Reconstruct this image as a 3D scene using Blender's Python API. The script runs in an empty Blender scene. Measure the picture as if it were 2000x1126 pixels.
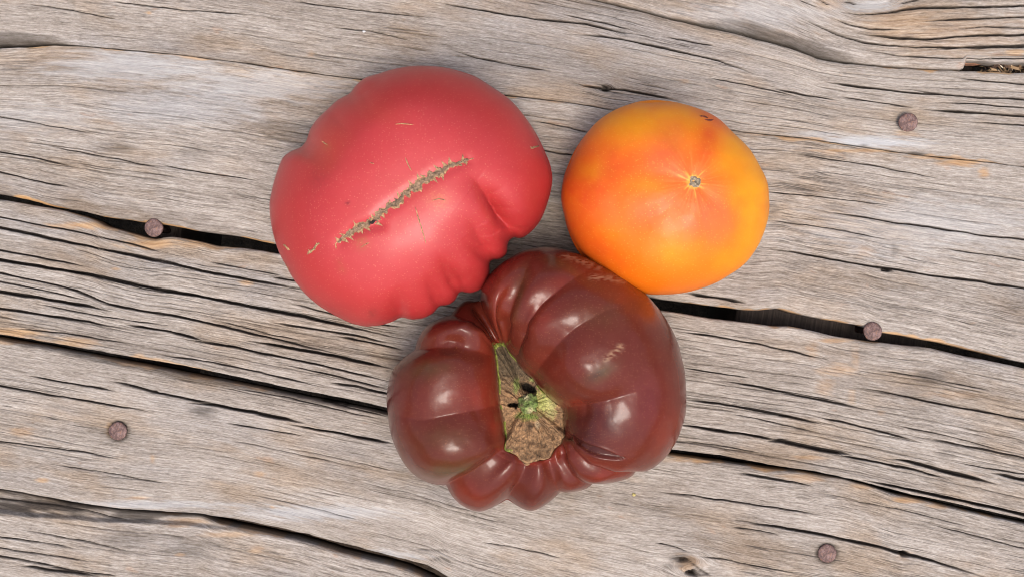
import bpy, math
import numpy as np

# ------------------------------------------------------------------ camera, sky, sun, exposure
sc = bpy.context.scene
COL = sc.collection
MM = 0.001
HC = 0.50                       # camera height above the boards
PXM = 0.00025                   # metres per photo pixel on the board plane

cam_d = bpy.data.cameras.new("camera")
cam = bpy.data.objects.new("camera", cam_d)
COL.objects.link(cam)
cam.location = (0, 0, HC)
cam_d.sensor_width = 36.0
cam_d.lens = 36.0 * HC / 0.5
cam_d.clip_start = 0.01
cam_d.clip_end = 100
sc.camera = cam

SUN_EL, SUN_AZ = math.radians(70), math.radians(-75)      # azimuth counted from +X towards +Y
w = bpy.data.worlds.new("World")
sc.world = w
w.use_nodes = True
wn = w.node_tree
bg = wn.nodes["Background"]
sky = wn.nodes.new("ShaderNodeTexSky")
sky.sky_type = 'NISHITA'
sky.sun_disc = False
sky.sun_elevation = SUN_EL
sky.sun_rotation = math.pi / 2 - SUN_AZ
sky.air_density = 1.0
sky.dust_density = 6.0
sky.ozone_density = 1.0
wn.links.new(sky.outputs[0], bg.inputs[0])
bg.inputs[1].default_value = 0.15
sun_d = bpy.data.lights.new("sun", 'SUN')
sun_d.energy = 0.85
sun_d.angle = math.radians(19)
sun_d.color = (1.0, 0.95, 0.89)
sun = bpy.data.objects.new("sun", sun_d)
COL.objects.link(sun)
sun.rotation_euler = (0, math.pi / 2 - SUN_EL, SUN_AZ)
sun.location = (1, 0.3, 2)

sc.view_settings.view_transform = 'Standard'
sc.view_settings.look = 'None'
sc.view_settings.gamma = 1
sc.view_settings.exposure = 0.53

sc.cycles.use_denoising = True
sc.cycles.denoising_input_passes = 'RGB_ALBEDO_NORMAL'
sc.cycles.denoising_prefilter = 'ACCURATE'
sc.cycles.pixel_filter_type = 'BLACKMAN_HARRIS'
sc.cycles.filter_width = 1.0

# ------------------------------------------------------------------ numeric helpers
def vnoise(x, y, seed):
    """smooth value noise in [-1, 1]"""
    r = np.random.RandomState(seed).rand(256, 256) * 2 - 1
    xi = np.floor(x).astype(int); yi = np.floor(y).astype(int)
    fx = x - xi; fy = y - yi
    fx = fx * fx * fx * (fx * (fx * 6 - 15) + 10); fy = fy * fy * fy * (fy * (fy * 6 - 15) + 10)
    a = r[xi & 255, yi & 255]; b = r[(xi + 1) & 255, yi & 255]
    c = r[xi & 255, (yi + 1) & 255]; d = r[(xi + 1) & 255, (yi + 1) & 255]
    return (a * (1 - fx) + b * fx) * (1 - fy) + (c * (1 - fx) + d * fx) * fy

def fbm(x, y, seed, octs=3):
    s = 0; amp = 1; tot = 0
    for k in range(octs):
        s = s + amp * vnoise(x * 2 ** k, y * 2 ** k, seed + 17 * k); tot += amp; amp *= .55
    return s / tot

def sstep(a, b, x):
    t = np.clip((x - a) / (b - a), 0, 1)
    return t * t * (3 - 2 * t)

def polyline_y(pts, x, soft=12.0):
    p = np.array(sorted(pts), float)
    xs = np.arange(p[0, 0], p[-1, 0] + 1, 4.0)
    ys = np.interp(xs, p[:, 0], p[:, 1])
    n = max(1, int(soft / 4))
    k = np.hanning(2 * n + 3)[1:-1]; k /= k.sum()
    pad = np.concatenate([ys[0] + (ys[1] - ys[0]) * np.arange(-n, 0), ys, ys[-1] + (ys[-1] - ys[-2]) * np.arange(1, n + 1)])
    ys = np.convolve(pad, k, 'valid')
    return np.interp(x, xs, ys)

def poly_dist(px, py, pts):
    """distance to a polyline and position 0..1 along it"""
    p = np.array(pts, float)
    L = np.concatenate([[0], np.cumsum(np.hypot(*np.diff(p, axis=0).T))])
    best = np.full(px.shape, 1e9); along = np.zeros(px.shape)
    for i in range(len(p) - 1):
        d = p[i + 1] - p[i]; ll = d @ d
        t = np.clip(((px - p[i, 0]) * d[0] + (py - p[i, 1]) * d[1]) / ll, 0, 1)
        dd = np.hypot(px - p[i, 0] - t * d[0], py - p[i, 1] - t * d[1])
        m = dd < best
        best = np.where(m, dd, best)
        along = np.where(m, (L[i] + t * math.sqrt(ll)) / L[-1], along)
    return best, along

def world(px, py, z):
    s = PXM * (HC - z) / HC
    return np.stack([(px - 1000) * s, -(py - 563) * s, z + 0 * px], -1)

def to_px(P):
    s = HC / (HC - P[..., 2]) / PXM
    return P[..., 0] * s + 1000, -P[..., 1] * s + 563

# ------------------------------------------------------------------ mesh helpers
def mesh_obj(name, V, faces, mat, parent=None, smooth=True, floats=None, colors=None, vectors=None):
    """faces: list of int arrays (n, k)"""
    me = bpy.data.meshes.new(name)
    V = np.asarray(V, np.float32).reshape(-1, 3)
    off = np.zeros(3)
    if parent is not None:
        off = np.array(parent['_loc'])
    me.vertices.add(len(V)); me.vertices.foreach_set('co', (V - off).astype(np.float32).ravel())
    loops = np.concatenate([f.ravel() for f in faces]).astype(np.int32)
    sizes = np.concatenate([np.full(len(f), f.shape[1]) for f in faces])
    starts = np.concatenate([[0], np.cumsum(sizes)[:-1]]).astype(np.int32)
    me.loops.add(len(loops)); me.loops.foreach_set('vertex_index', loops)
    me.polygons.add(len(sizes)); me.polygons.foreach_set('loop_start', starts)
    me.polygons.foreach_set('use_smooth', np.full(len(sizes), smooth))
    me.update(calc_edges=True)
    for nm, a in (floats or {}).items():
        at = me.attributes.new(nm, 'FLOAT', 'POINT'); at.data.foreach_set('value', np.asarray(a, np.float32).ravel())
    for nm, a in (vectors or {}).items():
        at = me.attributes.new(nm, 'FLOAT_VECTOR', 'POINT'); at.data.foreach_set('vector', np.asarray(a, np.float32).ravel())
    for nm, a in (colors or {}).items():
        a = np.asarray(a, np.float32).reshape(-1, 3)
        a = np.concatenate([a, np.ones((len(a), 1), np.float32)], 1)
        at = me.attributes.new(nm, 'FLOAT_COLOR', 'POINT'); at.data.foreach_set('color', a.ravel())
    me.materials.append(mat)
    o = bpy.data.objects.new(name, me); COL.objects.link(o)
    if parent is not None:
        o.parent = parent
    return o

def grid_faces(R, C, closed=False, flip=False):
    i = np.arange(R - 1)[:, None]; j = np.arange(C if closed else C - 1)[None, :]
    j2 = (j + 1) % C
    q = np.stack([i * C + j, i * C + j2, (i + 1) * C + j2, (i + 1) * C + j], -1).reshape(-1, 4)
    return q[:, ::-1] if flip else q

def grid_normals(P, closed=True):
    if closed:
        da = np.roll(P, -1, 1) - np.roll(P, 1, 1)
    else:
        da = np.gradient(P, axis=1)
    dr = np.gradient(P, axis=0)
    n = np.cross(dr, da)
    if n[:max(3, len(n) // 3), :, 2].sum() < 0: n = -n
    n /= np.linalg.norm(n, axis=-1, keepdims=True) + 1e-12
    return n

def thing(name, label, cat, loc=(0, 0, 0), group=None):
    o = bpy.data.objects.new(name, None); COL.objects.link(o)
    o.empty_display_size = 0.01
    o.location = loc; o['_loc'] = loc
    o['label'] = label; o['category'] = cat
    if group: o['group'] = group
    return o

# ------------------------------------------------------------------ node helpers
class NT:
    def __init__(s, name):
        s.m = bpy.data.materials.new(name); s.m.use_nodes = True
        s.t = s.m.node_tree; s.p = s.t.nodes['Principled BSDF']
    def n(s, typ, ins=None, **props):
        nd = s.t.nodes.new('ShaderNode' + typ)
        for k, v in props.items(): setattr(nd, k, v)
        for k, v in (ins or {}).items(): s.put(nd.inputs[k], v)
        return nd
    def put(s, sock, v):
        if isinstance(v, bpy.types.NodeSocket): s.t.links.new(v, sock)
        else: sock.default_value = v
    def attr(s, name, out='Fac'):
        return s.n('Attribute', attribute_name=name).outputs[out]
    def math(s, op, a, b=0.0, c=None, clamp=False):
        nd = s.n('Math', operation=op, use_clamp=clamp); s.put(nd.inputs[0], a); s.put(nd.inputs[1], b)
        if c is not None: s.put(nd.inputs[2], c)
        return nd.outputs[0]
    def noise(s, vec, scale, detail=3, rough=.55, dist=0):
        nd = s.n('TexNoise', {'Vector': vec, 'Scale': scale, 'Detail': detail, 'Roughness': rough, 'Distortion': dist})
        return nd.outputs['Fac']
    def ss(s, x, a, b):
        nd = s.n('MapRange', {'Value': x, 'From Min': a, 'From Max': b}, interpolation_type='SMOOTHSTEP')
        return nd.outputs['Result']
    def mixc(s, fac, a, b, mode='MIX'):
        nd = s.n('Mix', data_type='RGBA', blend_type=mode)
        s.put(nd.inputs['Factor'], fac); s.put(nd.inputs[6], a); s.put(nd.inputs[7], b)
        return nd.outputs[2]
    def ramp(s, fac, stops):
        nd = s.n('ValToRGB', {'Fac': fac}); e = nd.color_ramp.elements
        while len(e) < len(stops): e.new(.5)
        for k, (p, c) in enumerate(stops): e[k].position = p; e[k].color = (*c, 1)
        return nd.outputs[0]
    def scaled(s, vec, xyz):
        nd = s.n('VectorMath', operation='MULTIPLY'); s.put(nd.inputs[0], vec); nd.inputs[1].default_value = xyz
        return nd.outputs[0]
    def bump(s, h, strength, dist, normal=None):
        nd = s.n('Bump', {'Height': h, 'Strength': strength, 'Distance': dist})
        if normal is not None: s.put(nd.inputs['Normal'], normal)
        return nd.outputs[0]
    def set(s, **kw):
        for k, v in kw.items(): s.put(s.p.inputs[k.replace('_', ' ')], v)

def C3(*c): return (*c, 1)

# ------------------------------------------------------------------ weathered wood
def wood_material():
    t = NT('weathered_wood')
    g = t.attr('grain', 'Vector')
    obj = t.n('TexCoord').outputs['Object']
    fib = t.noise(t.scaled(g, (34, 820, 1)), 1, 5, .68)
    fine = t.noise(t.scaled(g, (240, 2500, 1)), 1, 4, .74)
    midf = t.noise(t.scaled(g, (95, 1450, 1)), 1, 4, .68)
    grit = t.noise(t.scaled(g, (520, 1500, 1)), 1, 3, .7)
    band = t.noise(t.scaled(g, (2.2, 75, 1)), 1, 3, .55, .3)
    blot = t.noise(t.scaled(g, (16, 42, 1)), 1, 4, .6)
    mix = t.math('MULTIPLY_ADD', fib, .17, t.math('MULTIPLY_ADD', midf, .26, t.math('MULTIPLY_ADD', fine, .30, t.math('MULTIPLY_ADD', grit, .14, t.math('MULTIPLY', band, .13)))))
    col = t.ramp(mix, [(.38, (.112, .089, .070)), (.45, (.238, .203, .168)), (.51, (.345, .302, .259)), (.60, (.54, .49, .435))])
    # weathering: warm and cool zones
    warm = t.ss(blot, .46, .68)
    col = t.mixc(t.math('MULTIPLY', warm, .70), col, C3(.92, .79, .64), 'MULTIPLY')
    cool = t.ss(t.noise(t.scaled(g, (9, 30, 1.7)), 1, 3, .55), .52, .72)
    col = t.mixc(t.math('MULTIPLY', cool, .75), col, C3(.80, .84, .91), 'MULTIPLY')
    dim = t.ss(t.noise(t.scaled(g, (7, 28, 2.9)), 1, 4, .6), .50, .70)
    col = t.mixc(t.math('MULTIPLY', dim, .60), col, C3(.60, .57, .55), 'MULTIPLY')
    # dark pores in short streaks
    streak = t.noise(t.scaled(g, (70, 1600, 1.3)), 1, 3, .6)
    sm = t.math('MULTIPLY', t.ss(streak, .56, .66), t.ss(t.noise(t.scaled(g, (9, 60, 4)), 1, 3), .40, .62))
    col = t.mixc(t.math('MULTIPLY', sm, .62), col, C3(.095, .078, .063))
    check = t.noise(t.scaled(g, (5, 260, 2.3)), 1, 2, .5)
    ridge = t.math('ABSOLUTE', t.math('SUBTRACT', check, .5))
    cm = t.math('MULTIPLY', t.math('SUBTRACT', 1, t.ss(ridge, .001, .009)), t.ss(t.noise(t.scaled(g, (4, 22, 7)), 1, 2), .50, .66))
    col = t.mixc(t.math('MULTIPLY', cm, .8), col, C3(.06, .05, .042))
    # rust coloured flecks
    fleck = t.ss(t.noise(t.scaled(g, (70, 160, 5)), 1, 2, .5), .70, .76)
    col = t.mixc(t.math('MULTIPLY', fleck, .18), col, C3(.42, .20, .085))
    # attribute tones: R fresh orange wood, G grime and painted slope shade, B bloom and pale patches
    st = t.n('SeparateColor', {'Color': t.attr('stain_shade', 'Color')})
    rawc = t.ramp(fib, [(.3, (.22, .105, .038)), (.5, (.47, .27, .115)), (.7, (.66, .44, .235))])
    col = t.mixc(st.outputs[0], col, rawc)
    col = t.mixc(st.outputs[2], col, t.mixc(fib, C3(.33, .345, .355), C3(.64, .655, .665)))
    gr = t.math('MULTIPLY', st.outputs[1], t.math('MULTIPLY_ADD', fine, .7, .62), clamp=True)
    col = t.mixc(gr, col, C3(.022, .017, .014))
    hgt = t.math('SUBTRACT', t.math('MULTIPLY_ADD', fib, .6, t.math('MULTIPLY_ADD', midf, .7, t.math('MULTIPLY', fine, .55))), t.math('MULTIPLY_ADD', sm, .5, t.math('MULTIPLY', cm, .9)))
    t.set(Base_Color=col, Roughness=.82, Normal=t.bump(hgt, .6, .0005))
    t.p.inputs['Specular IOR Level'].default_value = .25
    return t.m

M_wood = wood_material()

table = thing('wooden_table', 'weathered grey plank table with open gaps, cracks and rusty nails under the three tomatoes', 'table')

XS = np.unique(np.round(np.concatenate([np.arange(-1800, -100, 90.), np.arange(-100, 2110, 6.5), np.arange(2110, 3900, 90.)]), 1))

# board edges, traced in photo pixels on the board plane
E = {}
E['Ttop'] = [(-1900, -830), (4000, -130)]
E['Tbot'] = [(-1900, -520), (-200, -260), (900, -62), (1120, -12), (1200, 5), (1300, 30), (1440, 57), (1545, 85), (1600, 106.5), (1650, 117), (1700, 124), (1755, 129.5), (1800, 132),
             (1878, 135), (1940, 137), (2000, 139), (2120, 141), (2600, 166), (4000, 346)]
E['Atop'] = [(-1900, -516), (-200, -256), (900, -58), (1120, -9), (1200, 9), (1300, 35), (1440, 65), (1545, 93), (1597, 113), (1650, 123), (1755, 132), (1878, 137),
             (1940, 139), (2000, 141), (2120, 143), (2600, 170), (4000, 350)]
E['Abot'] = [(-1900, -230), (-120, 78), (0, 83), (60, 83), (105, 83), (150, 87), (250, 97), (340, 104), (480, 122), (600, 140), (700, 153), (850, 170), (1000, 186),
             (1100, 197), (1250, 222), (1450, 256), (1570, 268), (1700, 288), (1800, 302), (1900, 312), (2000, 324), (2120, 338), (2600, 420), (4000, 640)]
E['Btop'] = [(-1900, -215), (-120, 110), (0, 94), (60, 92), (105, 88), (150, 89.5), (250, 99), (340, 106), (480, 124), (600, 142), (700, 155), (850, 172), (1000, 188),
             (1100, 199), (1250, 224), (1450, 258), (1570, 270), (1700, 290), (1800, 304), (1900, 314), (2000, 326), (2120, 340), (2600, 423), (4000, 644)]
E['Bbot'] = [(-1900, 70), (-120, 362), (0, 379), (21, 383), (52, 389), (77, 396), (88, 401), (115, 405), (150, 410), (182, 418), (196, 422), (245, 428), (287, 434),
             (322, 438), (385, 450), (469, 462), (518, 473), (600, 486), (800, 512), (1000, 540), (1200, 569), (1300, 585), (1468, 606), (1500, 604), (1524, 601),
             (1545, 608), (1597, 620), (1685, 635), (1723, 648), (1769, 655), (1846, 670), (2000, 707), (2120, 730), (2600, 815), (4000, 1060)]
E['Ctop'] = [(-1900, 85), (-120, 375), (0, 390), (70, 402), (122, 411), (168, 424), (190, 433), (196, 439), (224, 447), (266, 459), (297, 467), (332, 462), (385, 471),
             (420, 480), (472, 484), (546, 496), (700, 518), (850, 540), (1000, 562), (1200, 592), (1300, 607), (1387, 621), (1457, 630), (1517, 637), (1545, 637),
             (1597, 647), (1632, 657), (1685, 664), (1772, 675), (1818, 679), (1860, 689), (1930, 703), (2000, 718), (2120, 742), (2600, 830), (4000, 1075)]
E['Cbot'] = [(-1900, 340), (-120, 630), (0, 653), (45, 660), (140, 676), (245, 695), (350, 712), (455, 734), (560, 756), (700, 783), (760, 797), (900, 818), (1100, 845),
             (1300, 876), (1405, 889), (1517, 909), (1597, 921), (1667, 936), (1755, 959), (1860, 982), (2000, 1013), (2120, 1040), (2600, 1140), (4000, 1400)]
E['Dtop'] = [(-1900, 347), (-120, 638), (0, 662), (70, 673), (140, 687), (245, 707), (350, 728), (490, 755), (595, 777), (700, 797), (760, 810), (900, 828), (1100, 855),
             (1300, 887), (1405, 902), (1517, 918), (1559, 922), (1650, 936), (1755, 967), (1860, 991), (2000, 1023), (2120, 1050), (2600, 1150), (4000, 1410)]
E['Dbot'] = [(-1900, 640), (-120, 935), (0, 955), (35, 960), (140, 981), (227, 993), (315, 999), (385, 1003), (455, 1014), (560, 1036), (640, 1055), (720, 1076),
             (790, 1093), (839, 1107), (874, 1128), (930, 1150), (1100, 1200), (1600, 1300), (2600, 1480), (4000, 1720)]
E['Etop'] = [(-1900, 648), (-120, 943), (0, 962), (140, 988), (227, 1000), (300, 1005), (385, 1011), (420, 1025), (470, 1034), (520, 1044), (580, 1056), (680, 1085),
             (760, 1104), (800, 1116), (833, 1130), (900, 1164), (1100, 1216), (1600, 1316), (2600, 1496), (4000, 1736)]
E['Ebot'] = [(-1900, 930), (4000, 2000)]

# cracks: points, half width px, depth mm
CR = {'T': [([(1629, 19), (1660, 26), (1685, 29), (1720, 26), (1760, 20), (1800, 16), (2000, 11)], 1.7, 2.5),
            ([(1540, 26), (1580, 42), (1632, 66), (1690, 84), (1737, 89), (1800, 92), (1860, 93), (2000, 88)], 1.6, 2.2),
            ([(1670, 62), (1700, 69), (1760, 74), (1800, 76), (1842, 75), (1870, 71), (2000, 67)], 2.0, 2.8),
            ([(1630, 36), (1660, 48), (1700, 57), (1760, 58)], 1.2, 1.6),
            ([(1800, 44), (1860, 38), (1930, 35), (2000, 33)], 1.4, 2.0),
            ([(1600, 0), (1612, 6), (1622, 12)], 1.2, 1.5), ([(1560, 0), (1590, 12), (1600, 18)], 1.0, 1.2),
            ([(1760, 8), (1780, 3), (1800, -1)], 1.2, 1.4), ([(1650, 4), (1664, 6), (1672, 10)], 1.0, 1.2),
            ([(1680, 96), (1760, 109), (1850, 114), (2000, 114)], 1.0, 1.3), ([(1800, 97), (1880, 94), (2000, 92)], 1.0, 1.2),
            ([(1850, 57), (1930, 52), (2000, 54)], 1.0, 1.4)],
      'A': [([(846, 3), (905, 13), (965, 24), (1052, 37), (1140, 45), (1200, 60), (1260, 69)], 1.5, 2.2),
            ([(1122, 66), (1165, 69), (1210, 75), (1280, 90), (1350, 105), (1405, 117), (1482, 147)], 1.7, 2.5),
            ([(1300, 70), (1340, 78), (1400, 90)], 1.0, 1.2), ([(1100, 28), (1180, 44), (1240, 60)], 1.0, 1.2),
            ([(1615, 160), (1690, 170), (1772, 180), (1860, 186)], 1.7, 2.2), ([(1772, 174), (1850, 185), (1920, 190), (2000, 193)], 1.5, 2.0),
            ([(1807, 213), (1850, 217), (1895, 219), (2000, 226)], 1.9, 2.6), ([(1510, 172), (1570, 184), (1640, 196)], 1.2, 1.5),
            ([(1640, 188), (1720, 200), (1790, 211)], 1.0, 1.3), ([(1860, 150), (1930, 158), (2000, 164)], 1.1, 1.4), ([(1820, 199), (1900, 202), (2000, 210)], 1.2, 1.5),
            ([(1120, 160), (1140, 167), (1165, 171), (1183, 172), (1215, 174), (1270, 184), (1330, 196)], 1.5, 2.4),
            ([(560, 0), (640, 12), (760, 26), (850, 34)], 1.0, 1.3), ([(40, 5), (140, 20), (240, 40)], .9, 1.2), ([(200, 0), (330, 16), (500, 30)], .9, 1.2),
            ([(880, 95), (930, 112), (1010, 128), (1090, 142)], 1.1, 1.4), ([(650, 52), (720, 60), (800, 78)], .8, 1), ([(1380, 150), (1460, 165), (1560, 188)], .9, 1),
            ([(1900, 238), (1950, 241), (2000, 244)], 1.0, 1.2)],
      'B': [([(1482, 481), (1540, 491), (1597, 501), (1660, 513), (1720, 522), (1760, 527), (1818, 537), (1900, 548), (2000, 562)], 1.7, 2.8),
            ([(1601, 411), (1685, 424), (1760, 436), (1825, 445), (1920, 459), (2000, 468)], 1.4, 2.0),
            ([(1342, 571), (1380, 578), (1420, 583), (1456, 592)], 2.0, 3.0), ([(1480, 372), (1600, 384), (1750, 402)], .9, 1.2), ([(1830, 484), (1920, 496), (2000, 508)], 1.0, 1.4),
            ([(0, 297), (60, 306), (145, 327)], 1.3, 1.8), ([(0, 336), (50, 349), (150, 368)], 1.3, 1.8), ([(90, 285), (160, 297), (250, 315), (320, 330)], 1.0, 1.4),
            ([(300, 318), (400, 338), (510, 352)], .9, 1.2), ([(0, 228), (100, 246), (200, 265)], .9, 1.2), ([(1550, 300), (1700, 322), (1850, 352)], .8, 1),
            ([(1500, 430), (1620, 445), (1740, 470)], .8, 1.1), ([(1040, 290), (1080, 297), (1130, 305)], 1, 1.2), ([(1040, 235), (1100, 246), (1160, 262)], 1, 1.2)],
      'C': [([(0, 445), (60, 457), (105, 467), (200, 487), (308, 509), (385, 527), (455, 540), (525, 552), (620, 572)], 2.2, 3.5),
            ([(0, 425), (70, 438), (147, 452), (245, 474), (350, 501)], 1.3, 2.0),
            ([(0, 508), (87, 522), (175, 537), (315, 567), (378, 576), (450, 590), (525, 604), (595, 618), (700, 642), (800, 664)], 2.7, 4.5),
            ([(0, 490), (50, 498), (105, 509), (175, 522)], 1.5, 2.2),
            ([(0, 534), (70, 548), (147, 567), (210, 593), (280, 607), (350, 618), (455, 642), (560, 667), (700, 700)], 1.7, 2.8),
            ([(0, 569), (50, 577), (105, 586), (160, 596), (217, 607)], 2.6, 4.0),
            ([(0, 602), (50, 609), (105, 618), (170, 628), (235, 640)], 1.9, 3.0), ([(245, 633), (300, 641), (367, 656), (400, 668)], 2.0, 3.2),
            ([(357, 661), (400, 668), (455, 677), (518, 691), (600, 707), (700, 730), (760, 744)], 1.9, 3.0),
            ([(483, 664), (540, 674), (595, 684), (650, 694), (700, 705), (770, 720)], 2.5, 4.0),
            ([(525, 627), (612, 642), (700, 656), (770, 672)], 1.5, 2.2), ([(530, 541), (560, 546), (600, 551)], 1.3, 2),
            ([(560, 590), (640, 610), (730, 632), (800, 640)], 1.1, 1.6), ([(0, 550), (80, 566), (180, 588)], 1.1, 1.5), ([(300, 690), (420, 708), (520, 730), (640, 757)], 1.1, 1.7),
            ([(20, 640), (120, 650), (260, 672)], 1.0, 1.4), ([(560, 712), (650, 733), (760, 760)], 1.3, 2.0), ([(660, 655), (720, 668), (790, 684)], 1.6, 2.4),
            ([(640, 745), (700, 755), (770, 772)], 1.6, 2.4), ([(100, 520), (200, 545), (330, 575)], .9, 1.3), ([(60, 590), (200, 618), (330, 636)], .9, 1.2),
            ([(400, 510), (480, 525), (560, 540)], 1.0, 1.3), ([(420, 625), (520, 650), (600, 668)], .9, 1.3),
            ([(1321, 646), (1400, 657), (1475, 670), (1550, 686), (1632, 705)], 1.3, 2.0), ([(1475, 756), (1560, 768), (1650, 786)], .8, 1.2),
            ([(1338, 718), (1400, 727), (1470, 738)], 1.0, 1.5), ([(1405, 741), (1500, 758), (1587, 777), (1700, 800)], 1.5, 2.3),
            ([(1338, 779), (1400, 787), (1457, 797), (1540, 813), (1615, 830)], 2.0, 3.0), ([(1325, 829), (1380, 836), (1433, 844), (1480, 851), (1527, 860)], 2.4, 3.5),
            ([(1500, 862), (1527, 861), (1570, 870), (1615, 879), (1667, 889)], 2.8, 4.2), ([(1629, 888), (1675, 895), (1720, 903), (1790, 918), (1860, 938)], 1.8, 2.8),
            ([(1740, 895), (1780, 902), (1825, 914), (1890, 930), (1947, 945)], 2.7, 4.0), ([(1671, 755), (1755, 770), (1842, 790), (1920, 804), (2000, 818)], 1.4, 2.1),
            ([(1594, 812), (1660, 827), (1737, 846), (1800, 862)], 1.4, 2.0), ([(1807, 854), (1900, 873), (2000, 893)], 1.5, 2.2), ([(1940, 924), (1970, 929), (2000, 936)], 2.2, 3.2),
            ([(1685, 937), (1720, 943), (1755, 951), (1860, 974), (2000, 1004)], 2.2, 4.5), ([(1750, 830), (1850, 850), (1960, 880)], .9, 1.3), ([(1700, 720), (1800, 735), (1950, 765)], .8, 1.1),
            ([(1330, 860), (1420, 872), (1500, 886)], .9, 1.3), ([(1420, 805), (1520, 826), (1600, 845)], .9, 1.3), ([(1860, 900), (1930, 914), (2000, 925)], 1.0, 1.5)],
      'D': [([(52, 732), (122, 746), (180, 755), (228, 763)], 1.5, 2.2), ([(210, 742), (255, 752), (301, 765), (378, 781), (430, 790)], 1.7, 2.6),
            ([(371, 786), (420, 791), (470, 800), (525, 812), (592, 826)], 2.5, 3.8), ([(0, 753), (50, 762), (105, 772), (192, 786), (297, 804)], 1.4, 2.0),
            ([(567, 829), (630, 840), (700, 853), (770, 866)], 2.2, 3.4), ([(440, 825), (520, 838), (600, 853)], 1.0, 1.4), ([(450, 757), (560, 775), (660, 800), (760, 822)], .9, 1.3),
            ([(0, 862), (60, 870), (150, 880), (250, 900)], 1.0, 1.3), ([(540, 762), (640, 786), (770, 815)], .9, 1.2), ([(100, 905), (220, 925), (330, 945)], .8, 1),
            ([(1440, 923), (1510, 934), (1590, 949)], 1.8, 2.4), ([(1290, 960), (1340, 966), (1387, 973), (1490, 988), (1608, 1005)], 1.3, 2.0),
            ([(1440, 1016), (1490, 1024), (1545, 1033), (1620, 1046), (1685, 1060), (1730, 1071), (1768, 1082), (1810, 1091), (1860, 1106), (1930, 1128)], 2.4, 3.2),
            ([(1430, 1028), (1480, 1036), (1525, 1045)], 1.0, 1.4), ([(1650, 975), (1760, 995), (1900, 1030)], .8, 1.1), ([(1800, 1018), (1900, 1045), (2000, 1070)], .9, 1.2),
            ([(1360, 1085), (1420, 1093), (1480, 1106), (1560, 1120)], 1.0, 1.4), ([(1280, 1060), (1320, 1068), (1345, 1078)], 1.0, 1.4), ([(930, 1058), (1000, 1068), (1100, 1090)], .8, 1.0)],
      'E': [([(0, 1088), (60, 1098), (130, 1112)], 1.6, 2.0), ([(30, 1104), (80, 1112), (190, 1126)], 1.8, 2.2), ([(90, 1108), (150, 1117), (230, 1126)], 1.6, 2),
            ([(0, 1050), (80, 1060), (160, 1075)], 1.1, 1.5), ([(40, 1035), (150, 1055), (260, 1080)], 1.0, 1.3), ([(0, 978), (90, 988), (160, 999), (205, 1012), (280, 1022)], 1.2, 1.5),
            ([(0, 1072), (100, 1086), (200, 1100)], 1.0, 1.2)]}

PITS = {'A': [(1183, 172, 9, 7, 4.0), (1215, 60, 6, 6, .9)], 'B': [(1733, 526, 10, 6, 4.0)], 'D': [(1768, 1083, 9, 7, 5.0), (301, 764, 6, 4, 1.5), (1352, 1118, 12, 7, 6.0), (1335, 1092, 12, 5, 2.2)],
        'C': [], 'T': [], 'E': []}
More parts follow.
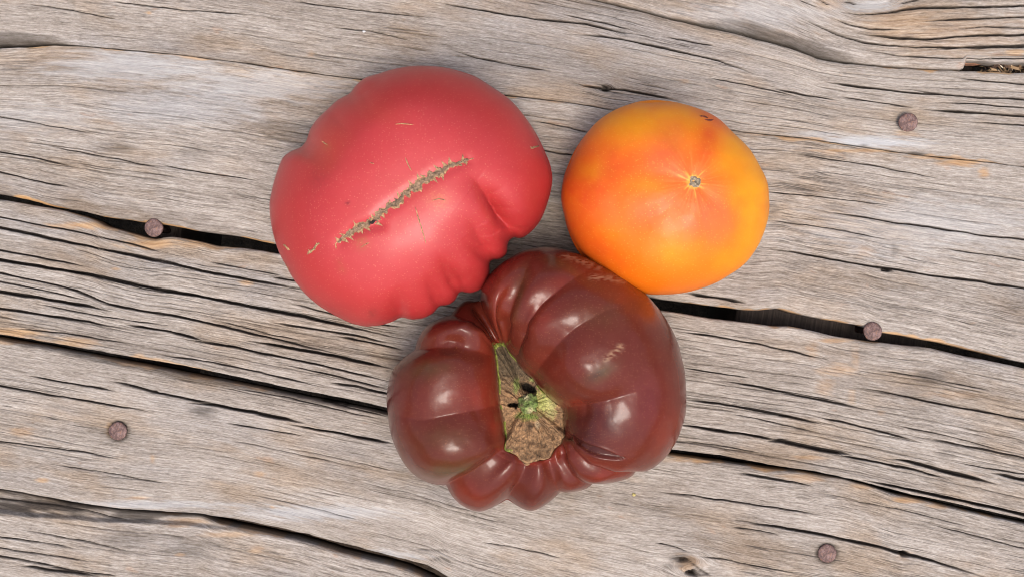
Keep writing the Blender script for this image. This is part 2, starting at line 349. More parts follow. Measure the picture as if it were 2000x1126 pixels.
#          x, y, rx, ry, amount, channel (0 fresh/rust, 1 grime and dark patches, 2 bloom and pale patches)
STAINS = {'A': [(1215, 60, 9, 8, .5, 1), (1183, 172, 16, 9, .8, 1), (1150, 168, 22, 5, .45, 0), (289, 24, 6, 4, .9, 0), (607, 105, 9, 8, .5, 0), (712, 62, 4, 4, .0, 2),
                (1700, 277, 130, 13, .75, 2), (1600, 262, 60, 7, .4, 2), (1790, 300, 22, 6, .7, 1), (1690, 283, 10, 5, .5, 1), (1773, 262, 26, 9, .35, 0), (1339, 159, 10, 5, .3, 0), (1930, 92, 1, 1, 0, 0)],
          'B': [(1880, 318, 48, 9, .95, 0), (1924, 338, 12, 13, .9, 0), (1830, 306, 60, 5, .9, 0), (1700, 294, 140, 4, .7, 0), (1500, 262, 60, 4, .7, 0), (1620, 298, 16, 8, .35, 0), (1095, 194, 50, 8, .8, 0),
                (1690, 492, 22, 14, .28, 0), (1748, 488, 8, 12, .4, 1), (560, 255, 70, 30, .35, 1), (500, 170, 190, 34, .42, 2), (250, 130, 190, 34, .45, 2), (330, 215, 200, 40, .25, 2), (80, 235, 120, 40, .25, 2), (1800, 440, 260, 60, .3, 2), (370, 300, 40, 16, .3, 1), (225, 288, 50, 14, .35, 1),  # with a dark patch by the pink tomato, a broad pale patch at right
                (1560, 470, 10, 4, .3, 1)],
          'C': [(200, 440, 110, 9, .9, 0), (300, 476, 70, 10, .85, 0), (390, 478, 60, 9, .6, 0), (285, 485, 16, 4, .8, 0), (480, 552, 14, 8, .7, 0), (225, 525, 9, 4, .6, 0), (25, 650, 60, 10, .8, 0), (140, 668, 70, 10, .55, 0),
                (1640, 722, 40, 14, .5, 0), (1672, 700, 8, 30, .35, 0), (1590, 680, 14, 22, .3, 0), (1610, 755, 20, 22, .35, 0), (1665, 775, 8, 14, .45, 0), (1723, 805, 5, 8, .6, 0), (1845, 885, 22, 14, .35, 1), (1820, 735, 40, 16, .4, 1),
                (1580, 893, 40, 5, .4, 0), (1630, 664, 40, 6, .7, 0), (1870, 770, 60, 10, .3, 0)],
          'D': [(230, 840, 26, 24, .55, 1), (215, 838, 8, 18, .7, 0), (400, 803, 30, 14, .6, 1), (42, 840, 26, 12, .45, 0), (82, 937, 12, 5, .7, 0), (270, 972, 24, 4, .5, 0), (298, 895, 5, 9, .6, 0), (507, 925, 10, 6, .5, 0),
                (532, 990, 5, 5, .7, 0), (620, 1000, 160, 18, .5, 2), (1616, 1080, 23, 22, .5, 1), (1343, 1100, 32, 20, .7, 0), (1336, 1094, 32, 18, .6, 1), (1356, 1117, 22, 10, .6, 1), (1308, 1105, 14, 8, .4, 1),
                (1780, 976, 50, 7, .85, 0), (1580, 930, 60, 12, .55, 0), (1360, 895, 70, 9, .5, 0), (1840, 988, 40, 5, .6, 0), (1690, 948, 30, 8, .5, 0), (280, 985, 260, 9, .4, 2), (1768, 1085, 18, 8, .4, 0), (760, 1085, 90, 14, .45, 2)],
          'E': [(100, 990, 190, 22, .92, 1), (270, 1008, 90, 12, .75, 1), (10, 985, 60, 25, .6, 1), (360, 1022, 60, 8, .5, 0), (440, 1045, 60, 7, .4, 0), (380, 1070, 70, 26, .35, 1), (250, 1050, 60, 22, .3, 1), (500, 1075, 16, 8, .5, 0), (350, 1083, 10, 4, .6, 0)],
          'T': [(1760, 40, 90, 34, .32, 0), (1880, 70, 150, 50, .30, 0), (1985, 103, 26, 8, .7, 0), (1620, 8, 30, 14, .35, 0), (1480, 30, 200, 30, .3, 2), (1700, 12, 60, 12, .5, 2), (1745, 24, 14, 4, .7, 1)]}
# raw (orange) edge amounts: top edge, bottom edge as x-ranges
RAWB = {'T': [], 'A': [(1560, 1960, .5)], 'B': [(-100, 560, .95), (1330, 2100, .8)], 'C': [(-100, 420, .5)], 'D': [], 'E': []}
RAWT = {'T': [], 'A': [(1700, 2100, .8)], 'B': [(40, 760, .75), (950, 1130, .8), (1440, 1900, .6)], 'C': [(100, 560, .6), (1300, 1800, .55)], 'D': [(-50, 780, .45), (1250, 2000, .7)], 'E': [(300, 560, .5), (600, 900, .35)]}
OFFZ = {'T': .0, 'A': -.6, 'B': -.2, 'C': -.4, 'D': -.3, 'E': -1.2}
STEP = {'T': 1.0, 'A': .9, 'B': .9, 'C': .85, 'D': .9, 'E': 1.1}
RND = {'T': 20, 'A': 45, 'B': 45, 'C': 110, 'D': 45, 'E': 40}
THICK = 18.0

def build_plank(key, idx):
    rng = np.random.RandomState(100 + idx)
    x = XS
    top = polyline_y(E[key + 'top'], x, 8); bot = polyline_y(E[key + 'bot'], x, 8)
    jag = lambda s: .55 * vnoise(x / 46., x * 0 + s, 3) + .45 * vnoise(x / 15., x * 0 + s + 5.3, 4) + .3 * vnoise(x / 7., x * 0 + s + 9.1, 5)
    top = top + .9 * jag(idx * 2.7); bot = bot + .9 * jag(idx * 2.7 + 1.35 + (0 if key in 'BC' else 0))
    nrow = int(np.median(bot - top) / STEP[key])
    f = np.linspace(0, 1, nrow)[:, None]
    X = np.broadcast_to(x, (nrow, len(x))).copy()
    Y = top + (bot - top) * f
    if key == 'T':                                       # piece broken out of the edge beside the right beam
        notch = 17 * sstep(1881, 1889, x) * (1 - sstep(2110, 2180, x)) + 1.5 * vnoise(x / 9., x * 0, 17)* sstep(1885, 1895, x)
        Y = Y - notch * sstep(.93, 1, f)
        bot = bot - notch
    wid = np.median(bot - top)
    V = f * wid + 0 * Y                                  # across-grain coordinate in px
    if key == 'T':                                       # grain bends round the big knot
        dx, dy = X - 1700, Y + 16
        r2 = (dx / 1.5) ** 2 + dy ** 2
        V = V - 42 ** 2 * dy / (r2 + 500.) * .75
        rr = np.sqrt((dx / 1.9) ** 2 + dy ** 2)
        k = 1 - sstep(26, 44, rr)
        V = V * (1 - k) + (rr * 1.3) * k
    if key == 'D':
        dx, dy = X - 1345, Y - 1102
        r2 = (dx / 1.6) ** 2 + dy ** 2
        V = V - 20 ** 2 * dy / (r2 + 120.)
    if key == 'A':
        for (kx, ky, R) in ((1215, 60, 8), (1183, 172, 9)):
            dx, dy = X - kx, Y - ky
            V = V - R ** 2 * dy / ((dx / 2) ** 2 + dy ** 2 + 40.)
    sd = idx * 7.31
    Z = np.full(X.shape, OFFZ[key])
    Z += .35 * fbm(X / 420., Y / 120. + sd, 11) - .2
    Z += .07 * vnoise(X / 300., V / 7. + sd * 3, 12) + .07 * vnoise(X / 110., V / 3. + sd, 13) + .06 * vnoise(X / 60., V / 1.6 + sd, 15)
    Z += .10 * np.minimum(0, vnoise(X / 260., V / 9. + sd * 2, 14))
    stain_shade = np.zeros(X.shape + (3,))
    # cracks, traced
    def crack(pts, hw, dep, grime=1.):
        p = np.array(pts, float)
        if p[0, 0] == 0:
            p = np.concatenate([[p[0] + (p[0] - p[1]) / (p[1, 0] - p[0, 0]) * 110], p])
        if p[-1, 0] == 2000:
            p = np.concatenate([p, [p[-1] + (p[-1] - p[-2]) / (p[-1, 0] - p[-2, 0]) * 110]])
        c0, c1 = np.searchsorted(x, [p[0, 0], p[-1, 0]])
        if c1 - c0 < 2: return
        xs = x[c0:c1]
        yc = np.interp(xs, p[:, 0], p[:, 1]) + .9 * vnoise(xs / 33., xs * 0 + p[0, 1] * .37, 21) + .5 * vnoise(xs / 11., xs * 0 + p[0, 0] * .31, 22)
        t = (xs - p[0, 0]) / max(1, p[-1, 0] - p[0, 0])
        endl = 1.0 if p[0, 0] <= 0 else 0.
        endr = 1.0 if p[-1, 0] >= 2000 else 0.
        prof = np.minimum(np.maximum(sstep(0, .18, t), endl), np.maximum(1 - sstep(.8, 1, t), endr))
        ww = 1.3 * hw * (.25 + .75 * prof) * (1 + .35 * vnoise(xs / 40., xs * 0 + p[0, 1], 23))
        d = np.abs(Y[:, c0:c1] - yc) / ww
        g = np.clip(1 - d, 0, 1) ** .6 * dep * (.25 + .75 * prof)
        Z[:, c0:c1] -= g
        Z[:, c0:c1] -= .22 * np.exp(-(d / 2.6) ** 2) * prof
        stain_shade[:, c0:c1, 1] = np.maximum(stain_shade[:, c0:c1, 1], grime * sstep(1.15, .55, d) * (.4 + .6 * prof))
    for c in CR[key]: crack(*c)
    # short checks along the grain
    for k in range(RND[key]):
        x0 = rng.uniform(-120, 2050); L = rng.uniform(50, 330); fr = rng.uniform(.03, .97)
        xs = np.linspace(x0, x0 + L, 6)
        yt = np.interp(xs, x, top); yb = np.interp(xs, x, bot)
        if xs[0] > 2100 or yb.mean() < -20 or yt.mean() > 1150: continue
        fr2 = fr + rng.uniform(-.012, .012)
        ys = yt + (yb - yt) * np.linspace(fr, fr2, 6)
        if key == 'T' and abs(xs.mean() - 1700) < 260: continue
        if key == 'C' and k % 2: xs = x0 + (xs - x0) * 2.2; ys = np.interp(xs, x, top) + (np.interp(xs, x, bot) - np.interp(xs, x, top)) * fr
        crack(list(zip(xs, ys)), rng.uniform(.35, .7), rng.uniform(.3, .9), rng.uniform(.3, .65))
    for (kx, ky, rx, ry, dep) in PITS[key]:
        ww = 1 + .35 * vnoise(X / 5., Y / 4., 31)
        d = np.sqrt(((X - kx) / rx) ** 2 + ((Y - ky) / ry) ** 2) * ww
        Z -= dep * sstep(1.05, .55, d)
        stain_shade[..., 1] = np.maximum(stain_shade[..., 1], .9 * sstep(1.1, .6, d) * min(1, dep / 2))
    if key == 'D':                                        # the loose dark knot near the lower edge
        d = np.hypot((X - 1342) / 30., (Y - 1098) / 22.)
        Z += .9 * np.exp(-d ** 2) * (.6 + .9 * vnoise(X / 9., Y / 6., 33))
        d2, _ = poly_dist(X, Y, [(1318, 1090), (1338, 1088), (1352, 1099), (1370, 1114), (1384, 1122)])
        m = np.exp(-(d2 / 2.4) ** 2); Z -= 1.5 * m
        stain_shade[..., 1] = np.maximum(stain_shade[..., 1], .85 * m)
        for pts in ([(818, 1072), (838, 1074), (872, 1074)], [(840, 1095), (862, 1088), (876, 1095)]):
            d2, _ = poly_dist(X, Y, pts); Z -= .8 * np.exp(-(d2 / 2.2) ** 2); stain_shade[..., 1] = np.maximum(stain_shade[..., 1], .6 * np.exp(-(d2 / 2.) ** 2))
    if key == 'E':                                        # worn, sunken strip beside the gap
        lim = np.interp(x, [-1900, 0, 60, 130, 220, 300, 400, 460], [690, 1002, 1009, 1014, 1019, 1023, 1029, 1036])
        m = sstep(3, -5, Y - lim - 2 * vnoise(X / 30., X * 0, 41)) * sstep(480, 380, X)
        Z -= 3.2 * m
    for (kx, ky) in {'D': ((230, 841), (1616, 1080)), }.get(key, ()):       # bruised wood round the nail heads
        r = np.hypot(X - kx, Y - ky)
        Z -= .7 * np.exp(-((r - 17) / 5.) ** 2) + .5 * (r < 15)
        stain_shade[..., 1] = np.maximum(stain_shade[..., 1], .7 * np.exp(-((r - 18) / 4.) ** 2) + .25 * np.exp(-(((X - kx + 8) / 44.) ** 2 + ((Y - ky) / 22.) ** 2)))
    # stains
    for (kx, ky, rx, ry, am, ch) in STAINS[key]:
        d = np.sqrt(((X - kx) / rx) ** 2 + ((Y - ky) / ry) ** 2)
        n = .5 + .5 * fbm(X / 34., V / 5. + sd, 51 + ch, 3)
        m = am * (.78 if ch == 0 else 1) * sstep(1.25, .25, d + 1.1 * (n - .5))
        stain_shade[..., ch] = np.maximum(stain_shade[..., ch], m)
    # worn round edges, with split slivers of fresh wood
    dt = (Y - top); db = (bot - Y)
    rt = 7 + 4 * vnoise(x / 70., x * 0 + sd, 61) + 2 * vnoise(x / 18., x * 0 + sd, 62)
    rb = 7 + 4 * vnoise(x / 70., x * 0 + sd + 4, 61) + 2 * vnoise(x / 18., x * 0 + sd + 4, 62)
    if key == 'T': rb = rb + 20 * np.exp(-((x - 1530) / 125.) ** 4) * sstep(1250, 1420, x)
    if key == 'D': rt = rt + 8 * np.exp(-((x - 380) / 300.) ** 2) + 7 * np.exp(-((x - 1480) / 160.) ** 2); rb = rb + 9 * np.exp(-((x - 660) / 230.) ** 2)
    if key == 'C': rt = rt + 6 * np.exp(-((x - 380) / 120.) ** 2) + 9 * np.exp(-((x - 1800) / 160.) ** 2)
    if key == 'A': rb = rb + 20 * sstep(160, 0, x)
    tight = {'A': ('b',), 'B': ('t',)}.get(key, ())
    for dd, rr, side in ((dt, rt, 't'), (db, rb, 'b')):
        rr = np.clip(rr, 2.5, 40)
        a = np.clip(1 - dd / rr, 0, 1)
        drop = (.7 if side in tight else 1.7)
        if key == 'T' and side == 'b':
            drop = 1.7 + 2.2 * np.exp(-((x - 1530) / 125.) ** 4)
            stain_shade[..., 1] = np.maximum(stain_shade[..., 1], .58 * sstep(1.0, .6, dd / np.clip(rr, 2.5, 40)) * np.exp(-((x - 1530) / 140.) ** 4))  # slope's shade painted into the colour, along with weathering dirt
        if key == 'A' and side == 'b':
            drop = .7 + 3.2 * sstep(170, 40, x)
            stain_shade[..., 1] = np.maximum(stain_shade[..., 1], .6 * sstep(1.0, .7, dd / np.clip(rr, 2.5, 40)) * sstep(170, 60, x))
        Z -= drop * (rr / 8.) ** .7 * (1 - np.sqrt(1 - a ** 2 * .98)) * (1 + .3 * vnoise(X / 25., Y / 6., 63))
        if key == 'D' and side == 't':
            stain_shade[..., 1] = np.maximum(stain_shade[..., 1], .45 * sstep(1.0, .5, dd / rr) * sstep(1100, 700, x))
        for (xa, xb, am) in (RAWT if side == 't' else RAWB)[key]:
            n = vnoise(x / 55., x * 0 + sd + (3 if side == 't' else 8), 64) * .6 + vnoise(x / 17., x * 0 + sd, 65) * .4
            wv = np.clip(1.2 + 11 * n, 0, 15) * sstep(xa, xa + 40, x) * (1 - sstep(xb - 40, xb, x))
            m = am * sstep(1.25, .55, dd / np.maximum(wv, .05)) * (wv > .1)
            stain_shade[..., 0] = np.maximum(stain_shade[..., 0], m)
            Z -= .5 * m
    # closed board: side walls and underside
    zb = OFFZ[key] - THICK
    def ring(fr, y, inn):
        return np.stack([x, y, zb * fr + Z[0 if inn > 0 else -1] * (1 - fr)], -1)
    P = np.stack([X, Y, Z], -1)
    rows_t = [np.stack([x, top - o, Z[0] - d], -1) for o, d in ((-6, THICK - 2), (0.2, THICK - 6), (.6, 12), (.8, 6), (.6, 2.5), (.3, .8))]
    rows_b = [np.stack([x, bot + o, Z[-1] - d], -1) for o, d in ((.3, .8), (.6, 2.5), (.8, 6), (.6, 12), (.2, THICK - 6), (-6, THICK - 2))]
    P = np.concatenate([np.stack(rows_t), P, np.stack(rows_b)], 0)
    nt, nb = len(rows_t), len(rows_b)
    ext = lambda a: np.concatenate([np.repeat(a[:1], nt, 0), a, np.repeat(a[-1:], nb, 0)], 0)
    st = ext(stain_shade)
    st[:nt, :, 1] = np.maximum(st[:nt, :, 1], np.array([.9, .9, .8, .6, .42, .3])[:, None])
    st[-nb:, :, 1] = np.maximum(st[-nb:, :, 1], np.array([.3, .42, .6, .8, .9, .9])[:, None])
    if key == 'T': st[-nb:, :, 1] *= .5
    Vv = ext(V); Vv[:nt] -= np.arange(nt, 0, -1)[:, None] * 9; Vv[-nb:] += np.arange(1, nb + 1)[:, None] * 9
    grain = np.stack([P[..., 0] * PXM, Vv * PXM, np.full(Vv.shape, idx * 3.7 + 1.3)], -1)
    W = np.stack([(P[..., 0] - 1000) * PXM, -(P[..., 1] - 563) * PXM, P[..., 2] * MM], -1)
    R, C = P.shape[:2]
    faces = [grid_faces(R, C, flip=True)]
    i = np.arange(C - 1)
    faces.append(np.stack([i, i + 1, (R - 1) * C + i + 1, (R - 1) * C + i], -1)[:, ::1])     # underside
    ends = [np.arange(R)[None, :] * C, (np.arange(R)[None, ::-1] * C + C - 1)]
    faces += ends
    o = mesh_obj('plank', W, faces, M_wood, table, True, vectors={'grain': grain}, colors={'stain_shade': st})
    return o

for k, key in enumerate('TABCDE'):
    build_plank(key, k)
# ------------------------------------------------------------------ TABLE PARTS BELOW (beams, nails), ground, debris
def beam_material():
    t = NT('brown_beam_wood')
    o = t.n('TexCoord').outputs['Object']
    f = t.noise(t.scaled(o, (900, 20, 40)), 1, 4, .6)
    col = t.ramp(f, [(.3, (.016, .011, .009)), (.5, (.036, .026, .021)), (.7, (.066, .049, .041))])
    t.set(Base_Color=col, Roughness=.85, Normal=t.bump(f, .6, .0008))
    return t.m
M_beam = beam_material()

def beam(cx, cy, wid):
    """cross beam under the boards, running across their grain"""
    ang = math.radians(90 - 9.6)
    th = PXM
    L = .62; wv = wid * PXM
    ys = np.linspace(-L / 2, L / 2, 60); bev = .002
    prof = np.array([(-wv / 2, -.075), (-wv / 2, -bev), (-wv / 2 + bev, 0), (-wv / 4, .0004), (0, 0), (wv / 4, -.0003), (wv / 2 - bev, 0), (wv / 2, -bev), (wv / 2, -.075)])
    V = np.zeros((len(ys), len(prof), 3))
    V[..., 1] = ys[:, None]; V[..., 0] = prof[:, 0] + .0007 * vnoise(ys / .02, ys * 0 + cx, 71)[:, None]; V[..., 2] = prof[:, 1] - .0203
    R = ys.shape[0]; C = len(prof)
    fs = [grid_faces(R, C, closed=True, flip=False), np.arange(C)[None, ::-1], (np.arange(C)[None] + (R - 1) * C)]
    c, s = math.cos(-math.radians(9.6)), math.sin(-math.radians(9.6))
    o = mesh_obj('support_beam', V, fs, M_beam, None, False)
    o.parent = table
    o.location = ((cx - 1000) * PXM, -(cy - 563) * PXM, 0)
    o.rotation_euler = (0, 0, -math.radians(9.6))
    return o
beam(1652, 640, 396)
beam(268, 640, 48)

def rust_material():
    t = NT('rusty_iron')
    o = t.n('TexCoord').outputs['Object']
    n1 = t.noise(o, 420, 4, .6); n2 = t.noise(o, 1600, 3, .6)
    col = t.ramp(t.math('MULTIPLY_ADD', n1, .7, t.math('MULTIPLY', n2, .3)), [(.34, (.06, .033, .028)), (.5, (.135, .076, .066)), (.66, (.25, .165, .152))])
    col = t.mixc(t.math('MULTIPLY', t.ss(t.noise(o, 900, 2), .58, .68), .55), col, C3(.24, .11, .055))
    t.set(Base_Color=col, Roughness=.6, Metallic=.15, Normal=t.bump(n2, .6, .0004))
    return t.m
M_rust = rust_material()

def nail(px, py, ztop, tilt, seed):
    """round nail head on its shank"""
    r0 = 18.2 * PXM
    prof = [(0, .25), (.35, .27), (.7, .2), (.9, .08), (.99, -.15), (1.0, -.5), (.97, -.95), (.85, -1.15), (.45, -1.3), (.4, -2.0), (.4, -24.)]
    C = 40; a = np.arange(C) / C * 2 * np.pi
    rim = 1 + .035 * vnoise(np.cos(a) * 1.6 + seed, np.sin(a) * 1.6, 81) + .02 * vnoise(np.cos(a) * 5 + seed, np.sin(a) * 5, 82)
    V = []
    for (rr, z) in prof:
        rr = max(rr, .01)
        zz = z + (.13 * vnoise(rr * np.cos(a) * 2.2 + seed * 3, rr * np.sin(a) * 2.2, 83) if rr < .95 else 0)
        V.append(np.stack([r0 * rr * rim * np.cos(a), r0 * rr * rim * np.sin(a), zz * MM + 0 * a], -1))
    V = np.stack(V)
    V = V[:, ::-1]
    tx, ty = tilt
    V[..., 2] += np.where(V[..., 2] > -.003, V[..., 0] * tx + V[..., 1] * ty, 0)
    z = ztop * MM
    s = (HC - z) / HC
    base = np.array([(px - 1000) * PXM * s, -(py - 563) * PXM * s, z])
    fs = [grid_faces(len(prof), C, closed=True), np.arange(C)[None, ::-1], (np.arange(C)[None] + (len(prof) - 1) * C)]
    o = mesh_obj('nail', V, fs, M_rust, None, True)
    o.parent = table; o.location = base
    return o
nail(1774, 239, 2.6, (.10, .05), 1)
nail(300, 445, -.2, (-.03, .02), 2)
nail(1705, 646, .6, (.04, -.04), 3)
nail(230, 841, .1, (.02, .03), 4)
nail(1616, 1080, -.1, (.02, -.02), 5)

# broken sliver of old wood lying on the beam in the notch
sx = np.linspace(1878, 1937, 16); tt = np.linspace(0, 1, 16)
cy = 124.5 + 1.2 * np.sin(tt * 5) ; hw = 4.2 * (1 - .75 * tt ** 3); zt = -.0065 + .0012 * np.sin(tt * 7)
SL = np.stack([world(sx, cy - hw, zt * 0 - .019), world(sx, cy - hw * .7, zt), world(sx, cy + hw * .7, zt + .0008 * np.sin(tt * 19)), world(sx, cy + hw, zt * 0 - .019)], 1)
tsl = NT('red_brown_wood'); nsl = tsl.noise(tsl.scaled(tsl.n('TexCoord').outputs['Object'], (60, 700, 100)), 1, 4, .6)
tsl.set(Base_Color=tsl.ramp(nsl, [(.3, (.10, .045, .025)), (.5, (.27, .13, .075)), (.7, (.46, .26, .16))]), Roughness=.85)
mesh_obj('splinter', SL, [grid_faces(16, 4, closed=True), np.arange(4)[None, ::-1], np.arange(4)[None] + 60], tsl.m, table, True)

# ground under the table
def soil_material():
    t = NT('dry_soil')
    o = t.n('TexCoord').outputs['Object']
    n = t.noise(o, 60, 6, .65)
    col = t.ramp(n, [(.3, (.03, .02, .013)), (.5, (.09, .062, .04)), (.7, (.2, .145, .095))])
    t.set(Base_Color=col, Roughness=.95, Normal=t.bump(n, .8, .01))
    return t.m
gx = np.linspace(-4, 4, 120); GX, GY = np.meshgrid(gx, gx[::-1])
GZ = -.13 + .006 * fbm(GX * 6, GY * 6, 91)
g = mesh_obj('ground', np.stack([GX, GY, GZ], -1), [grid_faces(120, 120, flip=True)], soil_material())
g['kind'] = 'structure'

def litter_material():
    t = NT('dry_plant_litter')
    i = t.n('Attribute', attribute_name='shade').outputs['Fac']
    col = t.ramp(i, [(0, (.06, .035, .025)), (.4, (.22, .135, .075)), (.75, (.48, .33, .18)), (1, (.75, .66, .52))])
    t.set(Base_Color=col, Roughness=.9)
    return t.m
rng = np.random.RandomState(5)
LV, LF, LS = [], [], []
for k in range(260):                                    # chips and stalks caught between the boards beside the beam
    px = rng.uniform(1936, 2080); py = rng.uniform(112, 150); z = -rng.uniform(5, 15) * MM
    c = np.array([(px - 1000) * PXM, -(py - 563) * PXM, z])
    L = rng.uniform(1.2, 5) * MM; wd = rng.uniform(.3, 1.3) * MM
    d = rng.normal(size=3); d[2] *= .3; d /= np.linalg.norm(d)
    e = np.cross(d, rng.normal(size=3)); e /= np.linalg.norm(e); n = np.cross(d, e)
    b = [c + d * sx * L / 2 + e * sy * wd / 2 + n * sz * wd / 4 for sx in (-1, 1) for sy in (-1, 1) for sz in (-1, 1)]
    o0 = len(LV); LV += b; LS += [rng.rand() ** 1.3] * 8
    LF += [[o0 + q for q in f] for f in ((0, 1, 3, 2), (4, 6, 7, 5), (0, 4, 5, 1), (2, 3, 7, 6), (0, 2, 6, 4), (1, 5, 7, 3))]
lit = mesh_obj('plant_litter', np.array(LV), [np.array(LF)], litter_material(), None, False, floats={'shade': LS})
lit['kind'] = 'stuff'

# ------------------------------------------------------------------ tomatoes
def skin_material(name, rough, coat, speck, speck_amt, sss, spec=.5, cell=1000., vary=.12, coat_rough=.20):
    t = NT(name)
    o = t.n('TexCoord').outputs['Object']
    col = t.attr('tint', 'Color')
    n = t.noise(o, 60, 4, .6); n2 = t.noise(o, 260, 3, .6)
    hs = t.n('HueSaturation', {'Color': col, 'Value': t.math('MULTIPLY_ADD', t.math('MULTIPLY_ADD', n, .6, t.math('MULTIPLY', n2, .4)), vary * 2, 1 - vary)})
    col = hs.outputs[0]
    for sc_, lo, hi, am in ((cell, .14, .32, speck_amt), (cell * .45, .07, .13, speck_amt * 1.15)):
        v = t.n('TexVoronoi', {'Vector': o, 'Scale': sc_}, feature='F1')
        rnd = t.n('SeparateColor', {'Color': v.outputs['Color']}).outputs[0]
        m = t.math('MULTIPLY', t.math('SUBTRACT', 1, t.ss(v.outputs['Distance'], lo, hi)), t.ss(rnd, .25, .8))
        col = t.mixc(t.math('MULTIPLY', m, am), col, speck)
    bmp = t.bump(t.noise(o, 900, 3, .6), .10, .0004)
    t.set(Base_Color=col, Roughness=t.math('MULTIPLY_ADD', n2, .14, rough - .07), Normal=bmp)
    p = t.p.inputs
    p['Specular IOR Level'].default_value = spec
    p['Coat Weight'].default_value = coat; p['Coat Roughness'].default_value = coat_rough
    p['Subsurface Weight'].default_value = sss; p['Subsurface Radius'].default_value = (1.0, .35, .2); p['Subsurface Scale'].default_value = .004
    return t.m

def cork_material():
    t = NT('dry_cork')
    o = t.n('TexCoord').outputs['Object']
    n = t.noise(o, 700, 5, .65); v = t.n('TexVoronoi', {'Vector': o, 'Scale': 700.}, feature='DISTANCE_TO_EDGE').outputs['Distance']
    col = t.mixc(1, t.attr('tint', 'Color'), t.ramp(n, [(.3, (.45, .42, .38)), (.5, (1, 1, 1)), (.7, (1.5, 1.45, 1.35))]), 'MULTIPLY')
    col = t.mixc(t.math('MULTIPLY', t.math('SUBTRACT', 1, t.ss(v, .0, .09)), .55), col, C3(.05, .034, .02))
    t.set(Base_Color=col, Roughness=.85, Normal=t.bump(n, .9, .0008))
    return t.m
M_cork = cork_material()

class Surf:
    """a finished skin, looked up by where the camera sees it"""
    def __init__(s, P, N):
        s.P = P.reshape(-1, 3); s.N = N.reshape(-1, 3); s.px, s.py = to_px(s.P)
    def at(s, x, y):
        P, N = [], []
        for a, b in zip(np.atleast_1d(x), np.atleast_1d(y)):
            d = (s.px - a) ** 2 + (s.py - b) ** 2
            i = np.argpartition(d, 5)[:5]
            wt = 1 / (d[i] + .3); wt /= wt.sum()
            z = (s.P[i, 2] * wt).sum(); n = (s.N[i] * wt[:, None]).sum(0)
            P.append(world(np.array(a), np.array(b), np.array(z))); N.append(n / np.linalg.norm(n))
        return np.array(P), np.array(N)

def periodic(a_k, vals, a):
    """periodic cubic Hermite through vals (K, ...) at a_k in [0, 1)"""
    K = len(a_k); ak = np.concatenate([a_k, [a_k[0] + 1]])
    v = np.concatenate([vals, vals[:1]], 0)
    h = np.diff(ak); sl = np.diff(v, axis=0) / h.reshape((-1,) + (1,) * (v.ndim - 1))
    hp = np.roll(h, 1); sp = np.roll(sl, 1, axis=0)
    sh = (-1,) + (1,) * (v.ndim - 1)
    m = (sp * h.reshape(sh) + sl * hp.reshape(sh)) / (h + hp).reshape(sh)
    m = np.concatenate([m, m[:1]], 0)
    a = a_k[0] + (a - a_k[0]) % 1.0
    i = np.clip(np.searchsorted(ak, a, 'right') - 1, 0, K - 1)
    t = ((a - ak[i]) / h[i]).reshape(sh); hh = h[i].reshape(sh)
    return (v[i] * (2 * t ** 3 - 3 * t ** 2 + 1) + hh * m[i] * (t ** 3 - 2 * t ** 2 + t) + v[i + 1] * (-2 * t ** 3 + 3 * t ** 2) + hh * m[i + 1] * (t ** 3 - t ** 2))

FLIP = False
def close_caps(R, C):
    return [np.arange(C)[None, ::-1], np.arange(C)[None] + (R - 1) * C]

def dome(outline, centre, shift, zs, zt, power, N=560, rows=230, soft=40, wpow=5):
    """round fruit: outline traced as seen, dome above, rounded belly below. Returns apparent px, z, world grid"""
    p = np.array(outline, float)
    ang = np.arctan2(p[:, 1] - centre[1], p[:, 0] - centre[0]); rad = np.hypot(p[:, 0] - centre[0], p[:, 1] - centre[1])
    o = np.argsort(ang); ang = ang[o]; rad = rad[o]
    a = np.linspace(-np.pi, np.pi, N, endpoint=False)
    r = np.interp(a, np.concatenate([ang - 2 * np.pi, ang, ang + 2 * np.pi]), np.tile(rad, 3))
    k = np.hanning(9)[1:-1]; k /= k.sum()
    r1 = np.convolve(np.concatenate([r[-3:], r, r[:3]]), k, 'valid')
    n = soft; k = np.hanning(2 * n + 3)[1:-1]; k /= k.sum()
    r0 = np.convolve(np.concatenate([r[-n:], r, r[:n]]), k, 'valid')
    th = np.linspace(.006, np.pi / 2, rows); tau = np.sin(th)[:, None]
    wgt = tau ** wpow
    rr = r0 * (1 - wgt) + r1 * wgt
    sx = shift[0] * (1 - tau ** 2); sy = shift[1] * (1 - tau ** 2)
    X = centre[0] + sx + rr * tau * np.cos(a); Y = centre[1] + sy + rr * tau * np.sin(a)
    Z = zs + (zt - zs) * np.sqrt(np.clip(1 - tau ** power, 0, 1)) + 0 * X
    W = world(X, Y, Z * MM)
    # belly
    c0 = W[-1].mean(0)
    ps = np.linspace(0, np.pi / 2, 70)[1:-1]
    low = []
    for q in ps:
        f = np.cos(q) ** .75
        pt = c0 + (W[-1] - c0) * f; pt[:, 2] = zs * MM * (1 - np.sin(q) ** .9)
        low.append(pt)
    P = np.concatenate([W, np.stack(low)], 0)
    return P, a

def smoothgrid(Z, n):
    for _ in range(n):
        Z = .5 * Z + .25 * (np.roll(Z, 1, 1) + np.roll(Z, -1, 1))
    return Z

